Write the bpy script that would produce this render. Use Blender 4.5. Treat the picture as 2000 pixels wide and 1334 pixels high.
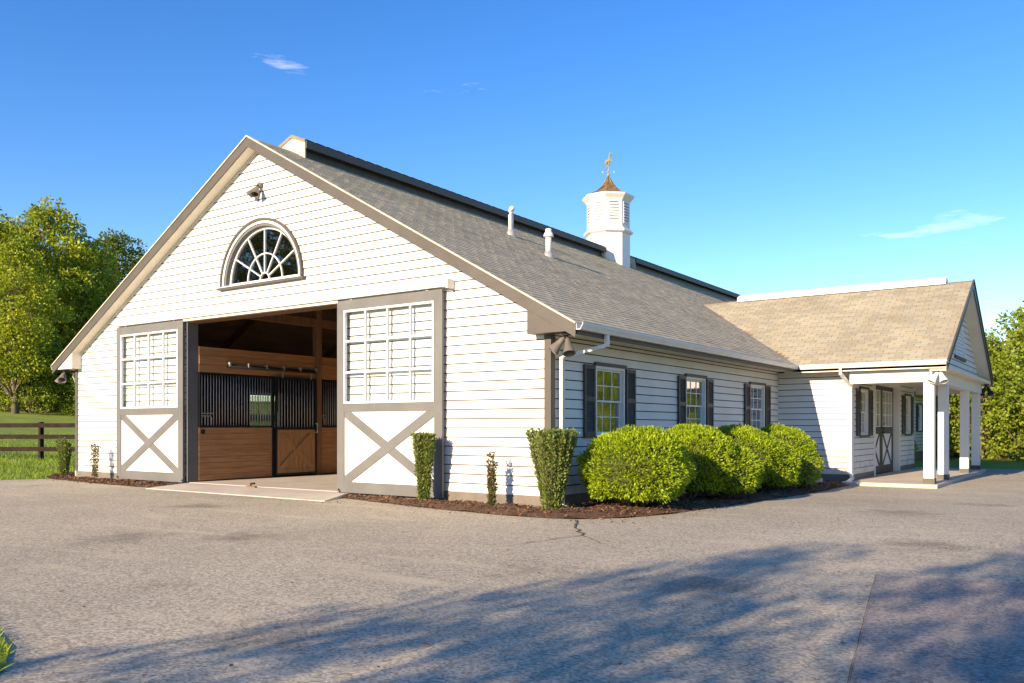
import bpy, bmesh, math, random
import numpy as np
from mathutils import Vector, Matrix
for o in list(bpy.data.objects): bpy.data.objects.remove(o)
sc = bpy.context.scene
col = sc.collection
random.seed(7); rng = np.random.default_rng(7)
R = math.radians

# ------------------------------------------------------------------ camera, sky, sun, exposure
cam = bpy.data.objects.new('camera', bpy.data.cameras.new('camera')); col.objects.link(cam)
cam.data.sensor_width = 36; cam.data.lens = 30.06
cam.data.shift_y = 0.084; cam.data.clip_end = 3000
cam.location = (7.17, -11.29, 1.2); cam.rotation_euler = (R(90), 0, R(35))
sc.camera = cam
SUN_DIR = Vector((0.075, 1.0, -0.33)).normalized()           # the way the light travels
SUN_EL = math.asin(-SUN_DIR.z)
world = bpy.data.worlds.new('World'); sc.world = world; world.use_nodes = True
wn = world.node_tree.nodes; wl = world.node_tree.links
for n in list(wn): wn.remove(n)
sky = wn.new('ShaderNodeTexSky'); sky.sky_type = 'NISHITA'; sky.sun_disc = False
sky.sun_elevation = SUN_EL; sky.sun_rotation = R(184); sky.altitude = 0
sky.air_density = 1.0; sky.dust_density = 0.0; sky.ozone_density = 4.5
hs = wn.new('ShaderNodeHueSaturation'); hs.inputs['Hue'].default_value = .513; hs.inputs['Saturation'].default_value = 1.26; hs.inputs['Value'].default_value = 1.0
tc = wn.new('ShaderNodeTexCoord'); mp = wn.new('ShaderNodeMapping'); mp.inputs['Scale'].default_value = (3.2, 3.2, 17); mp.inputs['Location'].default_value = (-0.8, 4.26, -2.26)
cn = wn.new('ShaderNodeTexNoise'); cn.inputs['Scale'].default_value = 1.1; cn.inputs['Detail'].default_value = 9; cn.inputs['Roughness'].default_value = .6
cr = wn.new('ShaderNodeValToRGB'); cr.color_ramp.elements[0].position = .66; cr.color_ramp.elements[1].position = 1.0
cm = wn.new('ShaderNodeMixRGB'); cm.inputs[2].default_value = (7.0, 7.2, 8.0, 1)
bg = wn.new('ShaderNodeBackground'); bg.inputs['Strength'].default_value = 0.100
wo = wn.new('ShaderNodeOutputWorld')
wl.new(sky.outputs[0], hs.inputs['Color']); wl.new(tc.outputs['Generated'], mp.inputs[0]); wl.new(mp.outputs[0], cn.inputs['Vector'])
wl.new(cn.outputs['Fac'], cr.inputs[0]); wl.new(cr.outputs[0], cm.inputs[0]); wl.new(hs.outputs[0], cm.inputs[1])
wl.new(cm.outputs[0], bg.inputs['Color']); wl.new(bg.outputs[0], wo.inputs[0])
sl = bpy.data.lights.new('sun', 'SUN'); sl.energy = 3.0; sl.angle = R(0.42); sl.color = (1.0, .90, .76)
so = bpy.data.objects.new('sun', sl); col.objects.link(so); so.location = (0, -40, 30)
so.rotation_euler = SUN_DIR.to_track_quat('-Z', 'Y').to_euler()
vs = sc.view_settings; vs.view_transform = 'Standard'; vs.look = 'None'; vs.gamma = 1.0; vs.exposure = 1.66
vs.use_white_balance = True; vs.white_balance_temperature = 8600; vs.white_balance_tint = 15.0
vs.use_curve_mapping = False

# ------------------------------------------------------------------ materials
def mat(name, c1, c2=None, scale=4.0, rough=.6, bump=0, bscale=60, stretch=(1, 1, 1), metal=0, detail=5, island=0, spec=.4, contrast=(.35, .65)):
    m = bpy.data.materials.new(name); m.use_nodes = True
    nt = m.node_tree; N = nt.nodes; L = nt.links; b = N['Principled BSDF']
    b.inputs['Roughness'].default_value = rough; b.inputs['Metallic'].default_value = metal
    b.inputs['Specular IOR Level'].default_value = spec
    t = N.new('ShaderNodeTexCoord'); mpn = N.new('ShaderNodeMapping'); mpn.inputs['Scale'].default_value = stretch
    geo = N.new('ShaderNodeNewGeometry')
    L.new(geo.outputs['Position'], mpn.inputs[0])
    out = None
    if c2 is not None:
        n = N.new('ShaderNodeTexNoise'); n.inputs['Scale'].default_value = scale; n.inputs['Detail'].default_value = detail
        n.inputs['Roughness'].default_value = .62
        L.new(mpn.outputs[0], n.inputs['Vector'])
        r = N.new('ShaderNodeValToRGB'); r.color_ramp.elements[0].position = contrast[0]; r.color_ramp.elements[1].position = contrast[1]
        r.color_ramp.elements[0].color = (*c1, 1); r.color_ramp.elements[1].color = (*c2, 1)
        L.new(n.outputs['Fac'], r.inputs[0]); out = r.outputs[0]
    if island:
        mx = N.new('ShaderNodeHueSaturation'); ma = N.new('ShaderNodeMapRange')
        ma.inputs['To Min'].default_value = 1 - island; ma.inputs['To Max'].default_value = 1 + island
        L.new(geo.outputs['Random Per Island'], ma.inputs['Value']); L.new(ma.outputs[0], mx.inputs['Value'])
        if out: L.new(out, mx.inputs['Color'])
        else: mx.inputs['Color'].default_value = (*c1, 1)
        out = mx.outputs[0]
    if out: L.new(out, b.inputs['Base Color'])
    else: b.inputs['Base Color'].default_value = (*c1, 1)
    if bump:
        n2 = N.new('ShaderNodeTexNoise'); n2.inputs['Scale'].default_value = bscale; n2.inputs['Detail'].default_value = 4
        L.new(mpn.outputs[0], n2.inputs['Vector'])
        bp = N.new('ShaderNodeBump'); bp.inputs['Strength'].default_value = bump; bp.inputs['Distance'].default_value = .01
        L.new(n2.outputs['Fac'], bp.inputs['Height']); L.new(bp.outputs[0], b.inputs['Normal'])
    return m

def leafmat(name, c1, c2, scale=.5, trans=.35, island=.35):
    m = mat(name, c1, c2, scale=scale, rough=.5, island=island, spec=.25, contrast=(.3, .7))
    nt = m.node_tree; N = nt.nodes; L = nt.links; b = N['Principled BSDF']
    src = b.inputs['Base Color'].links[0].from_socket
    tr = N.new('ShaderNodeBsdfTranslucent'); mx = N.new('ShaderNodeMixShader'); mx.inputs[0].default_value = trans
    br = N.new('ShaderNodeHueSaturation'); br.inputs['Value'].default_value = 1.3; br.inputs['Hue'].default_value = .485
    L.new(src, br.inputs['Color']); L.new(br.outputs[0], tr.inputs[0])
    L.new(b.outputs[0], mx.inputs[1]); L.new(tr.outputs[0], mx.inputs[2]); L.new(mx.outputs[0], N['Material Output'].inputs[0])
    return m

def glassmat(name, tint, refl):
    m = bpy.data.materials.new(name); m.use_nodes = True
    nt = m.node_tree; N = nt.nodes; L = nt.links; N.remove(N['Principled BSDF'])
    tr = N.new('ShaderNodeBsdfTransparent'); tr.inputs[0].default_value = (*tint, 1)
    gl = N.new('ShaderNodeBsdfGlossy'); gl.inputs['Roughness'].default_value = .015; gl.inputs[0].default_value = (.95, .97, 1, 1)
    fr = N.new('ShaderNodeFresnel'); fr.inputs[0].default_value = 1.5
    ad = N.new('ShaderNodeMath'); ad.inputs[1].default_value = refl; ad.use_clamp = True
    nz = N.new('ShaderNodeTexNoise'); nz.inputs['Scale'].default_value = 2.2
    bp = N.new('ShaderNodeBump'); bp.inputs['Strength'].default_value = .05; bp.inputs['Distance'].default_value = .02
    L.new(nz.outputs['Fac'], bp.inputs['Height']); L.new(bp.outputs[0], gl.inputs['Normal'])
    mx = N.new('ShaderNodeMixShader')
    gg = N.new('ShaderNodeNewGeometry'); iv = N.new('ShaderNodeMath'); iv.operation = 'SUBTRACT'; iv.inputs[0].default_value = 1
    ml = N.new('ShaderNodeMath'); ml.operation = 'MULTIPLY'
    L.new(gg.outputs['Backfacing'], iv.inputs[1]); L.new(fr.outputs[0], ad.inputs[0]); L.new(ad.outputs[0], ml.inputs[0]); L.new(iv.outputs[0], ml.inputs[1]); L.new(ml.outputs[0], mx.inputs[0]); L.new(tr.outputs[0], mx.inputs[1]); L.new(gl.outputs[0], mx.inputs[2])
    L.new(mx.outputs[0], N['Material Output'].inputs[0])
    return m

M = {}
M['white'] = mat('white_siding_paint', (.69, .685, .665), (.63, .622, .595), 1.3, .5, bump=.12, bscale=(90), stretch=(1, 1, 1), island=.02)
def splash(m):
    N = m.node_tree.nodes; L = m.node_tree.links; b = N['Principled BSDF']; src = b.inputs['Base Color'].links[0].from_socket
    g_ = N.new('ShaderNodeNewGeometry'); sp = N.new('ShaderNodeSeparateXYZ'); L.new(g_.outputs['Position'], sp.inputs[0])
    mr = N.new('ShaderNodeMapRange'); mr.inputs['From Min'].default_value = .05; mr.inputs['From Max'].default_value = .75; mr.inputs['To Min'].default_value = .62; mr.inputs['To Max'].default_value = 0
    L.new(sp.outputs['Z'], mr.inputs['Value'])
    n = N.new('ShaderNodeTexNoise'); n.inputs['Scale'].default_value = 5; n.inputs['Detail'].default_value = 8; L.new(g_.outputs['Position'], n.inputs['Vector'])
    r = N.new('ShaderNodeValToRGB'); r.color_ramp.elements[0].position = .40; r.color_ramp.elements[1].position = .75; L.new(n.outputs['Fac'], r.inputs[0])
    mu = N.new('ShaderNodeMath'); mu.operation = 'MULTIPLY'; L.new(mr.outputs[0], mu.inputs[0]); L.new(r.outputs[0], mu.inputs[1])
    mx = N.new('ShaderNodeMixRGB'); mx.inputs[2].default_value = (.30, .24, .17, 1); L.new(mu.outputs[0], mx.inputs[0]); L.new(src, mx.inputs[1]); L.new(mx.outputs[0], b.inputs['Base Color'])
splash(M['white'])
M['sheath'] = mat('brown_sheathing_shadow_gaps', (.060, .046, .034), (.045, .034, .025), 3, .95)  # sheathing darkened so the gaps between boards read as shadow lines
M['trimwhite'] = mat('white_trim_paint', (.72, .715, .695), (.67, .663, .64), 3, .45)
M['cream'] = mat('cream_soffit', (.74, .69, .58), (.68, .63, .52), 2, .55)
M['doorgrey'] = mat('grey_door_paint', (.145, .147, .144), (.11, .111, .109), 2.2, .55, bump=.1, bscale=40, contrast=(.3, .75))
M['taupe'] = mat('taupe_trim_paint', (.088, .080, .069), (.072, .065, .056), 2.5, .55)
M['darktrim'] = mat('dark_bronze_fascia', (.045, .043, .042), (.06, .057, .053), 3, .45)
M['found'] = mat('taupe_foundation', (.19, .165, .14), (.14, .122, .10), 2.5, .8, bump=.3, bscale=30)
M['shutter'] = mat('charcoal_shutter_paint', (.050, .046, .043), (.07, .063, .057), 6, .5)
M['gutter'] = mat('white_gutter_metal', (.70, .69, .66), (.62, .60, .57), 1.5, .35)
M['shingle'] = mat('asphalt_shingle_lightened', (.42, .376, .27), (.33, .292, .205), .55, .9, bump=.12, bscale=90, island=.15, contrast=(.3, .75))  # main roof: colour lightened to make up for weak sun on this slope
M['shingle_sunlit'] = mat('weathered_shingle_sunlit', (.35, .322, .24), (.26, .236, .172), .5, .9, bump=.12, bscale=90, island=.13, contrast=(.3, .72))  # same roofing, weathered and toned darker because sun strikes the wing slope
M['deck'] = mat('roof_deck_wood', (.26, .165, .108), (.16, .10, .066), 3, .8, stretch=(1, .2, 1))
M['ventcap'] = mat('ridge_vent_cap', (.24, .215, .165), (.15, .132, .10), 1.2, .85, bump=.5, bscale=70, island=.15)
M['ventend'] = mat('vent_end_board', (.62, .55, .42), (.5, .44, .33), 5, .7)
M['black'] = mat('black_metal', (.012, .012, .012), (.02, .02, .02), 5, .4)
M['steel'] = mat('bar_steel', (.42, .41, .40), (.32, .31, .30), 9, .4, metal=.3)
M['wood'] = mat('stained_pine', (.52, .25, .11), (.32, .14, .058), 5, .55, bump=.3, bscale=30, stretch=(3, .35, 6), island=.16, contrast=(.3, .72))
M['woodv'] = mat('stained_pine_upright', (.48, .255, .115), (.31, .15, .06), 5, .55, bump=.3, bscale=30, stretch=(3, 5, .35), island=.16, contrast=(.3, .72))
M['post'] = mat('brown_timber_post', (.26, .14, .078), (.17, .09, .05), 4, .7, stretch=(3, 3, .3))
M['bronze'] = mat('bronze_lamp_metal', (.20, .175, .15), (.15, .13, .11), 6, .4, metal=.2)
M['copper'] = mat('aged_copper', (.42, .26, .09), (.17, .11, .05), 3.5, .4, metal=.55, contrast=(.4, .6))
M['verdigris'] = mat('verdigris_copper', (.25, .33, .21), (.35, .27, .10), 14, .6, metal=.2)
M['pvc'] = mat('white_pvc', (.74, .72, .69), (.66, .63, .59), 4, .45)
M['concrete'] = mat('concrete', (.56, .50, .41), (.44, .39, .32), 1.1, .85, bump=.25, bscale=50, contrast=(.3, .7))
M['curtain'] = mat('green_curtain', (.08, .30, .21), (.05, .22, .15), 3, .8)
M['glass'] = glassmat('window_glass', (.62, .66, .62), .30)
M['clearglass'] = glassmat('door_glass', (.93, .95, .95), .0)
M['mulch'] = mat('bark_mulch', (.15, .075, .042), (.07, .035, .02), 16, .95, bump=1, bscale=45, detail=8)
M['chip'] = mat('bark_chip', (.20, .105, .058), (.09, .047, .027), 6, .9, island=.55)
M['fence'] = mat('dark_fence_board', (.036, .025, .018), (.022, .015, .011), 5, .9, spec=.1)
M['bark'] = mat('tree_bark', (.17, .13, .095), (.09, .07, .05), 4, .9, bump=.8, bscale=14, stretch=(3, 3, .5))
M['stem'] = mat('shrub_stem', (.16, .12, .08), (.10, .075, .05), 10, .9)
M['leafA'] = leafmat('yellow_green_leaves', (.33, .37, .030), (.18, .26, .025), .35)
M['leafB'] = leafmat('deep_green_leaves', (.15, .20, .032), (.085, .14, .024), .35)
M['leafC'] = leafmat('wood_edge_leaves', (.25, .32, .035), (.14, .21, .025), .4)
M['juniper'] = leafmat('golden_cypress_sprigs', (.35, .46, .028), (.17, .28, .022), 3.5, trans=.3, island=.42)
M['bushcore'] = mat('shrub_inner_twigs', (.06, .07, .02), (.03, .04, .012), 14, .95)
M['holly'] = leafmat('holly_leaves', (.13, .20, .05), (.20, .24, .06), 5.0, trans=.2, island=.4)
M['hollyred'] = leafmat('sparse_holly_leaves', (.15, .12, .05), (.10, .12, .04), 7.0, trans=.2, island=.4)
M['grassblade'] = leafmat('grass_blades', (.24, .34, .035), (.17, .27, .028), .8, trans=.35, island=.3)
M['grass'] = mat('lawn', (.20, .28, .030), (.14, .21, .024), .7, .95, bump=.3, bscale=22, detail=9)

def asphalt(name, base, dusty):
    m = mat(name, base, dusty, .32, .92, bump=.22, bscale=85, detail=9, contrast=(.30, .70), spec=.25)
    nt = m.node_tree; N = nt.nodes; L = nt.links; b = N['Principled BSDF']
    src = b.inputs['Base Color'].links[0].from_socket
    geo = N.new('ShaderNodeNewGeometry')
    v = N.new('ShaderNodeTexVoronoi'); v.inputs['Scale'].default_value = 58
    L.new(geo.outputs['Position'], v.inputs['Vector'])
    hsn = N.new('ShaderNodeHueSaturation'); mr = N.new('ShaderNodeMapRange')
    sx = N.new('ShaderNodeSeparateXYZ'); L.new(v.outputs['Color'], sx.inputs[0])
    mr.inputs['From Min'].default_value = 0; mr.inputs['From Max'].default_value = 1; mr.inputs['To Min'].default_value = .58; mr.inputs['To Max'].default_value = 1.42
    L.new(sx.outputs[0], mr.inputs['Value']); L.new(mr.outputs[0], hsn.inputs['Value']); L.new(src, hsn.inputs['Color'])
    # scuffs and dusty tracks, stretched along the drive
    n3 = N.new('ShaderNodeTexNoise'); n3.inputs['Scale'].default_value = 1.1; n3.inputs['Detail'].default_value = 8
    mp3 = N.new('ShaderNodeMapping'); mp3.inputs['Scale'].default_value = (.5, 2.4, 1); mp3.inputs['Rotation'].default_value = (0, 0, R(-25))
    L.new(geo.outputs['Position'], mp3.inputs[0]); L.new(mp3.outputs[0], n3.inputs['Vector'])
    r3 = N.new('ShaderNodeValToRGB'); r3.color_ramp.elements[0].position = .56; r3.color_ramp.elements[1].position = .74
    L.new(n3.outputs['Fac'], r3.inputs[0])
    sc3 = N.new('ShaderNodeMath'); sc3.operation = 'MULTIPLY'; sc3.inputs[1].default_value = .55; L.new(r3.outputs[0], sc3.inputs[0])
    mx = N.new('ShaderNodeMixRGB'); mx.inputs[2].default_value = (dusty[0] * 1.25, dusty[1] * 1.22, dusty[2] * 1.15, 1)
    L.new(sc3.outputs[0], mx.inputs[0]); L.new(hsn.outputs[0], mx.inputs[1])
    v2 = N.new('ShaderNodeTexVoronoi'); v2.inputs['Scale'].default_value = .42; n4 = N.new('ShaderNodeTexNoise'); n4.inputs['Scale'].default_value = 3.0; n4.inputs['Detail'].default_value = 6
    L.new(geo.outputs['Position'], v2.inputs['Vector']); L.new(geo.outputs['Position'], n4.inputs['Vector'])
    a4 = N.new('ShaderNodeMath'); a4.operation = 'MULTIPLY_ADD'; a4.inputs[1].default_value = .55; L.new(n4.outputs['Fac'], a4.inputs[0]); L.new(v2.outputs['Distance'], a4.inputs[2])
    r4 = N.new('ShaderNodeValToRGB'); r4.color_ramp.elements[0].position = .34; r4.color_ramp.elements[1].position = .52; r4.color_ramp.elements[0].color = (.66, .65, .65, 1); r4.color_ramp.elements[1].color = (1, 1, 1, 1)
    L.new(a4.outputs[0], r4.inputs[0]); m4 = N.new('ShaderNodeMixRGB'); m4.blend_type = 'MULTIPLY'; m4.inputs[0].default_value = 1
    L.new(mx.outputs[0], m4.inputs[1]); L.new(r4.outputs[0], m4.inputs[2]); L.new(m4.outputs[0], b.inputs['Base Color'])
    return m
M['asphalt'] = asphalt('worn_asphalt', (.33, .292, .218), (.43, .381, .287))
M['asphalt2'] = asphalt('newer_asphalt', (.25, .217, .183), (.32, .28, .235))
M['crackfill'] = mat('crack_soil', (.15, .12, .075), (.10, .08, .05), 9, .95)

# ------------------------------------------------------------------ builders
WLOC = {}
def reg(o, loc):
    WLOC[o.name] = Vector(loc); return o
def props(o, label=None, cat=None, group=None, kind=None):
    if label: o['label'] = label
    if cat: o['category'] = cat
    if group: o['group'] = group
    if kind: o['kind'] = kind
    return o
def thing(name, loc, label, cat, group=None):
    o = bpy.data.objects.new(name, None); col.objects.link(o); o.location = loc; o.empty_display_size = .2
    reg(o, loc); return props(o, label, cat, group)

ID = lambda s, z, o: (s, z, o)
class MB:
    def __init__(s, P=None): s.v = []; s.f = []; s.P = P
    def add(s, vs, fs):
        b = len(s.v)
        s.v += [tuple(s.P(*p)) for p in vs] if s.P else [tuple(p) for p in vs]
        s.f += [tuple(b + i for i in f) for f in fs]; return s
    def box(s, a0, a1, b0, b1, c0, c1):
        if s.P:   # local frame (along, up, outward)
            vs = [(a0, b0, c0), (a1, b0, c0), (a1, b1, c0), (a0, b1, c0), (a0, b0, c1), (a1, b0, c1), (a1, b1, c1), (a0, b1, c1)]
        else:
            vs = [(a0, b0, c0), (a1, b0, c0), (a1, b1, c0), (a0, b1, c0), (a0, b0, c1), (a1, b0, c1), (a1, b1, c1), (a0, b1, c1)]
        return s.add(vs, [(3, 2, 1, 0), (4, 5, 6, 7), (0, 1, 5, 4), (1, 2, 6, 5), (2, 3, 7, 6), (3, 0, 4, 7)])
    def prism(s, poly, c0, c1):      # polygon in the first two axes, extruded along the third
        n = len(poly)
        vs = [(a, b, c0) for a, b in poly] + [(a, b, c1) for a, b in poly]
        fs = [tuple(range(n - 1, -1, -1)), tuple(range(n, 2 * n))] + [(i, (i + 1) % n, n + (i + 1) % n, n + i) for i in range(n)]
        return s.add(vs, fs)
    def bar(s, p, q, w, h, up=(0, 0, 1)):   # rectangular bar between two points (w sideways, h along up)
        p = Vector(p); q = Vector(q); d = (q - p).normalized(); u = Vector(up)
        sd = d.cross(u)
        if sd.length < 1e-4: sd = d.cross(Vector((1, 0, 0)))
        sd.normalize(); u = sd.cross(d).normalized(); sd *= w / 2; u *= h / 2
        vs = [p - sd - u, p + sd - u, p + sd + u, p - sd + u, q - sd - u, q + sd - u, q + sd + u, q - sd + u]
        return s.add(vs, [(3, 2, 1, 0), (4, 5, 6, 7), (0, 1, 5, 4), (1, 2, 6, 5), (2, 3, 7, 6), (3, 0, 4, 7)])
    def tube(s, pts, rad, n=8, cap=True):
        pts = [Vector(p) for p in pts]; rad = rad if isinstance(rad, (list, tuple)) else [rad] * len(pts)
        vs = []; fs = []
        for i, p in enumerate(pts):
            d = (pts[min(i + 1, len(pts) - 1)] - pts[max(i - 1, 0)]).normalized()
            a = d.cross(Vector((0, 0, 1)))
            if a.length < .05: a = d.cross(Vector((1, 0, 0)))
            a.normalize(); b = d.cross(a)
            vs += [p + (a * math.cos(t) + b * math.sin(t)) * rad[i] for t in [2 * math.pi * (k + .5) / n for k in range(n)]]
        for i in range(len(pts) - 1):
            fs += [(i * n + k, i * n + (k + 1) % n, (i + 1) * n + (k + 1) % n, (i + 1) * n + k) for k in range(n)]
        if cap: fs += [tuple(range(n - 1, -1, -1)), tuple((len(pts) - 1) * n + k for k in range(n))]
        return s.add(vs, fs)
    def lathe(s, c, prof, n=16, rot=0, axis=None):
        c = Vector(c); vs = []; fs = []
        Q = Vector((0, 0, 1)).rotation_difference(Vector(axis).normalized()) if axis else None
        for r, z in prof:
            for k in range(n):
                t = rot + 2 * math.pi * k / n; p = Vector((r * math.cos(t), r * math.sin(t), z))
                vs.append(c + (Q @ p if Q else p))
        m = len(prof)
        for i in range(m - 1): fs += [(i * n + k, i * n + (k + 1) % n, (i + 1) * n + (k + 1) % n, (i + 1) * n + k) for k in range(n)]
        fs += [tuple(range(n - 1, -1, -1)), tuple((m - 1) * n + k for k in range(n))]
        return s.add(vs, fs)
    def mesh(s, name, m, origin=(0, 0, 0), smooth=False):
        me = bpy.data.meshes.new(name); o = Vector(origin)
        me.from_pydata([tuple(Vector(v) - o) for v in s.v], [], s.f); me.update()
        if m: me.materials.append(m)
        if smooth: me.polygons.foreach_set('use_smooth', [True] * len(me.polygons))
        return me
    def build(s, name, m, parent=None, kind=None, label=None, smooth=False, bevel=0):
        a = np.array(s.v); org = Vector(((a[:, 0].min() + a[:, 0].max()) / 2, (a[:, 1].min() + a[:, 1].max()) / 2, a[:, 2].min()))
        me = s.mesh(name, m, org, smooth)
        bm = bmesh.new(); bm.from_mesh(me); bmesh.ops.recalc_face_normals(bm, faces=bm.faces); bm.to_mesh(me); bm.free()
        o = bpy.data.objects.new(name, me); col.objects.link(o)
        reg(o, org); o.location = org
        if parent: o.parent = parent; o.location = org - WLOC[parent.name]
        if bevel:
            b = o.modifiers.new('bevel', 'BEVEL'); b.width = bevel; b.segments = 2; b.limit_method = 'ANGLE'
        return props(o, label, None, None, kind)
def npmesh(name, V, F, m):
    me = bpy.data.meshes.new(name); n = len(V); k = F.shape[1]
    me.vertices.add(n); me.vertices.foreach_set('co', np.ascontiguousarray(V, dtype=np.float32).ravel())
    me.loops.add(F.size); me.loops.foreach_set('vertex_index', np.ascontiguousarray(F, dtype=np.int32).ravel())
    me.polygons.add(len(F)); me.polygons.foreach_set('loop_start', np.arange(0, F.size, k, dtype=np.int32))
    me.update(calc_edges=True); me.materials.append(m); return me
def link(name, me, loc=(0, 0, 0), parent=None, kind=None):
    o = bpy.data.objects.new(name, me); col.objects.link(o); o.location = loc; reg(o, loc)
    if parent: o.parent = parent; o.location = Vector(loc) - WLOC[parent.name]
    return props(o, None, None, None, kind)
def ss(a, b, t): t = min(1, max(0, (t - a) / (b - a))); return t * t * (3 - 2 * t)

# ------------------------------------------------------------------ dimensions (metres; near barn corner at the origin)
XL, XM = -14.05, -7.03               # left wall, ridge line
EAVE, RZ, SL = .62, 7.05, .56        # eave overhang, ridge height, roof slope
RAKE = -.26; YB = 36.0               # gable overhang, far end of barn
YW, XE, YWC, WRZ, WSL = 11.13, 1.86, 15.25, 5.25, .545   # wing
XP = 4.08                            # wing roof end
def roofz(x): return RZ - SL * abs(x - XM)
def wroofz(y): return WRZ - WSL * abs(y - YWC)
def pave(x, y): return -.08 - .14 * ss(1, 11, y)
def terr(x, y):
    z = pave(x, y) - .035
    z += 2.3 * ss(-21, -52, x) + .25 * ss(-14.5, -21, x)
    d = math.hypot(x, y)
    z += 6 * ss(70, 240, d)
    return z

# ------------------------------------------------------------------ ground
def coords(lo, hi, dense):
    a = [-900, -600, -400, -300, -220, -160, -120, -90, -75]
    return sorted(set(a + [-v for v in a] + list(np.arange(lo, hi + .1, dense))))
xs = coords(-62, 62, 2.0); ys = coords(-62, 62, 2.0)
V = np.array([(x, y, terr(x, y)) for y in ys for x in xs]); nx = len(xs)
Fq = np.array([(j * nx + i, j * nx + i + 1, (j + 1) * nx + i + 1, (j + 1) * nx + i) for j in range(len(ys) - 1) for i in range(nx - 1)])
g = link('ground', npmesh('ground', V, Fq, M['grass']), kind='structure')
for p in g.data.polygons: p.use_smooth = True

def sheet(name, poly, zf, m, cell=1.0, kind='structure', parent=None):
    """flat polygon cut into cells so that it follows the slight fall of the yard"""
    bm = bmesh.new()
    bm.faces.new([bm.verts.new((x, y, 0)) for x, y in poly])
    a = np.array(poly); 
    for ax in (0, 1):
        for c in np.arange(math.floor(a[:, ax].min()), a[:, ax].max(), cell):
            n = [0, 0, 0]; n[ax] = 1; co = [0, 0, 0]; co[ax] = c + .013
            bmesh.ops.bisect_plane(bm, geom=bm.verts[:] + bm.edges[:] + bm.faces[:], plane_co=co, plane_no=n)
    for v in bm.verts: v.co.z = zf(v.co.x, v.co.y)
    me = bpy.data.meshes.new(name); bm.to_mesh(me); bm.free(); me.materials.append(m)
    for p in me.polygons:
        p.use_smooth = True
    o = link(name, me, parent=parent, kind=kind); return o
drive = [(-14.2, -.35), (-15.0, -1.45), (-17.5, -4.5), (-21, -9), (-27, -15), (-30, -34), (16, -34), (17, 0), (16, 22.2), (9, 22.6), (3, 22.0), (-.5, 21.0), (-.5, 10.0), (-14, .3)]
# keep the drive clear of the barn: cut its outline along the walls
drive = [(-14.45, -.2), (-15.0, -1.45), (-17.5, -4.5), (-21, -9), (-27, -15), (-30, -34), (16, -34), (17, 0), (16, 22.2), (9, 22.6), (4, 22.2), (1.0, 21.5), (1.0, 9.5), (.5, .3), (-.5, -.1)]
sheet('driveway', drive, lambda x, y: pave(x, y), M['asphalt'])
sheet('asphalt_patch', [(5.51, -3.45), (6.10, -6.81), (6.9, -11.5), (15.5, -9.5), (15.5, -.9), (6.59, -3.14)], lambda x, y: pave(x, y) + .006, M['asphalt2'])
# soil-filled cracks by the bed corner and the paving seam
def crack(pts, w):
    mb = MB(); 
    for i in range(len(pts) - 1):
        (x0, y0), (x1, y1) = pts[i], pts[i + 1]
        d = Vector((x1 - x0, y1 - y0)); n = Vector((-d.y, d.x)).normalized() * w * (.5 + random.random() * .7)
        mb.add([(x0 - n.x, y0 - n.y, pave(x0, y0) + .009), (x0 + n.x, y0 + n.y, pave(x0, y0) + .009), (x1 + n.x * .7, y1 + n.y * .7, pave(x1, y1) + .009), (x1 - n.x * .7, y1 - n.y * .7, pave(x1, y1) + .009)], [(0, 1, 2, 3)])
    return mb
def jag(a, b, n, amp):
    return [(a[0] + (b[0] - a[0]) * t + random.uniform(-amp, amp) * (0 < t < 1), a[1] + (b[1] - a[1]) * t + random.uniform(-amp, amp) * (0 < t < 1)) for t in [i / n for i in range(n + 1)]]
crack(jag((1.15, -1.15), (2.05, -2.55), 9, .05), .02).build('pavement_crack', M['crackfill'], kind='structure')
crack(jag((2.05, -2.55), (1.85, -3.6), 8, .03), .010).build('pavement_crack', M['crackfill'], kind='structure')
crack(jag((2.05, -2.55), (2.6, -3.05), 5, .03), .010).build('pavement_crack', M['crackfill'], kind='structure')
crack(jag((1.85, -3.6), (.6, -4.4), 14, .03), .004).build('pavement_crack', M['crackfill'], kind='structure')
crack(jag((5.51, -3.45), (6.9, -11.5), 40, .004), .003).build('paving_seam', M['crackfill'], kind='structure')
crack(jag((5.51, -3.45), (9.5, -2.3), 20, .006), .002).build('paving_seam', M['crackfill'], kind='structure')

# concrete
mb = MB(); mb.box(-9.384, -4.616, .012, 24, -.16, -.001); floor = mb.build('barn_floor', M['concrete'], kind='structure')
mb = MB(); ap = [(-9.35, -1.05), (-3.95, -1.05), (-4.35, -.17), (-4.35, 0), (-9.38, 0), (-9.38, -.17)]; mb.add([(x, y, -.2) for x, y in ap] + [(x, y, -.008 + .055 * y) for x, y in ap], [(5, 4, 3, 2, 1, 0), (6, 7, 8, 9, 10, 11)] + [(i, (i + 1) % 6, 6 + (i + 1) % 6, 6 + i) for i in range(6)])
mb.build('apron', M['concrete'], kind='structure', bevel=.012)
mb = MB(); mb.box(XE - .12, 3.88, 10.58, 19.95, -.40, -.13); mb.build('porch_slab', M['concrete'], kind='structure', bevel=.015)
mb = MB(); mb.box(.22, 1.3, 9.55, 10.6, -.3, -.06); mb.build('garden_step', M['concrete'], kind='structure', bevel=.015)

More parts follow.
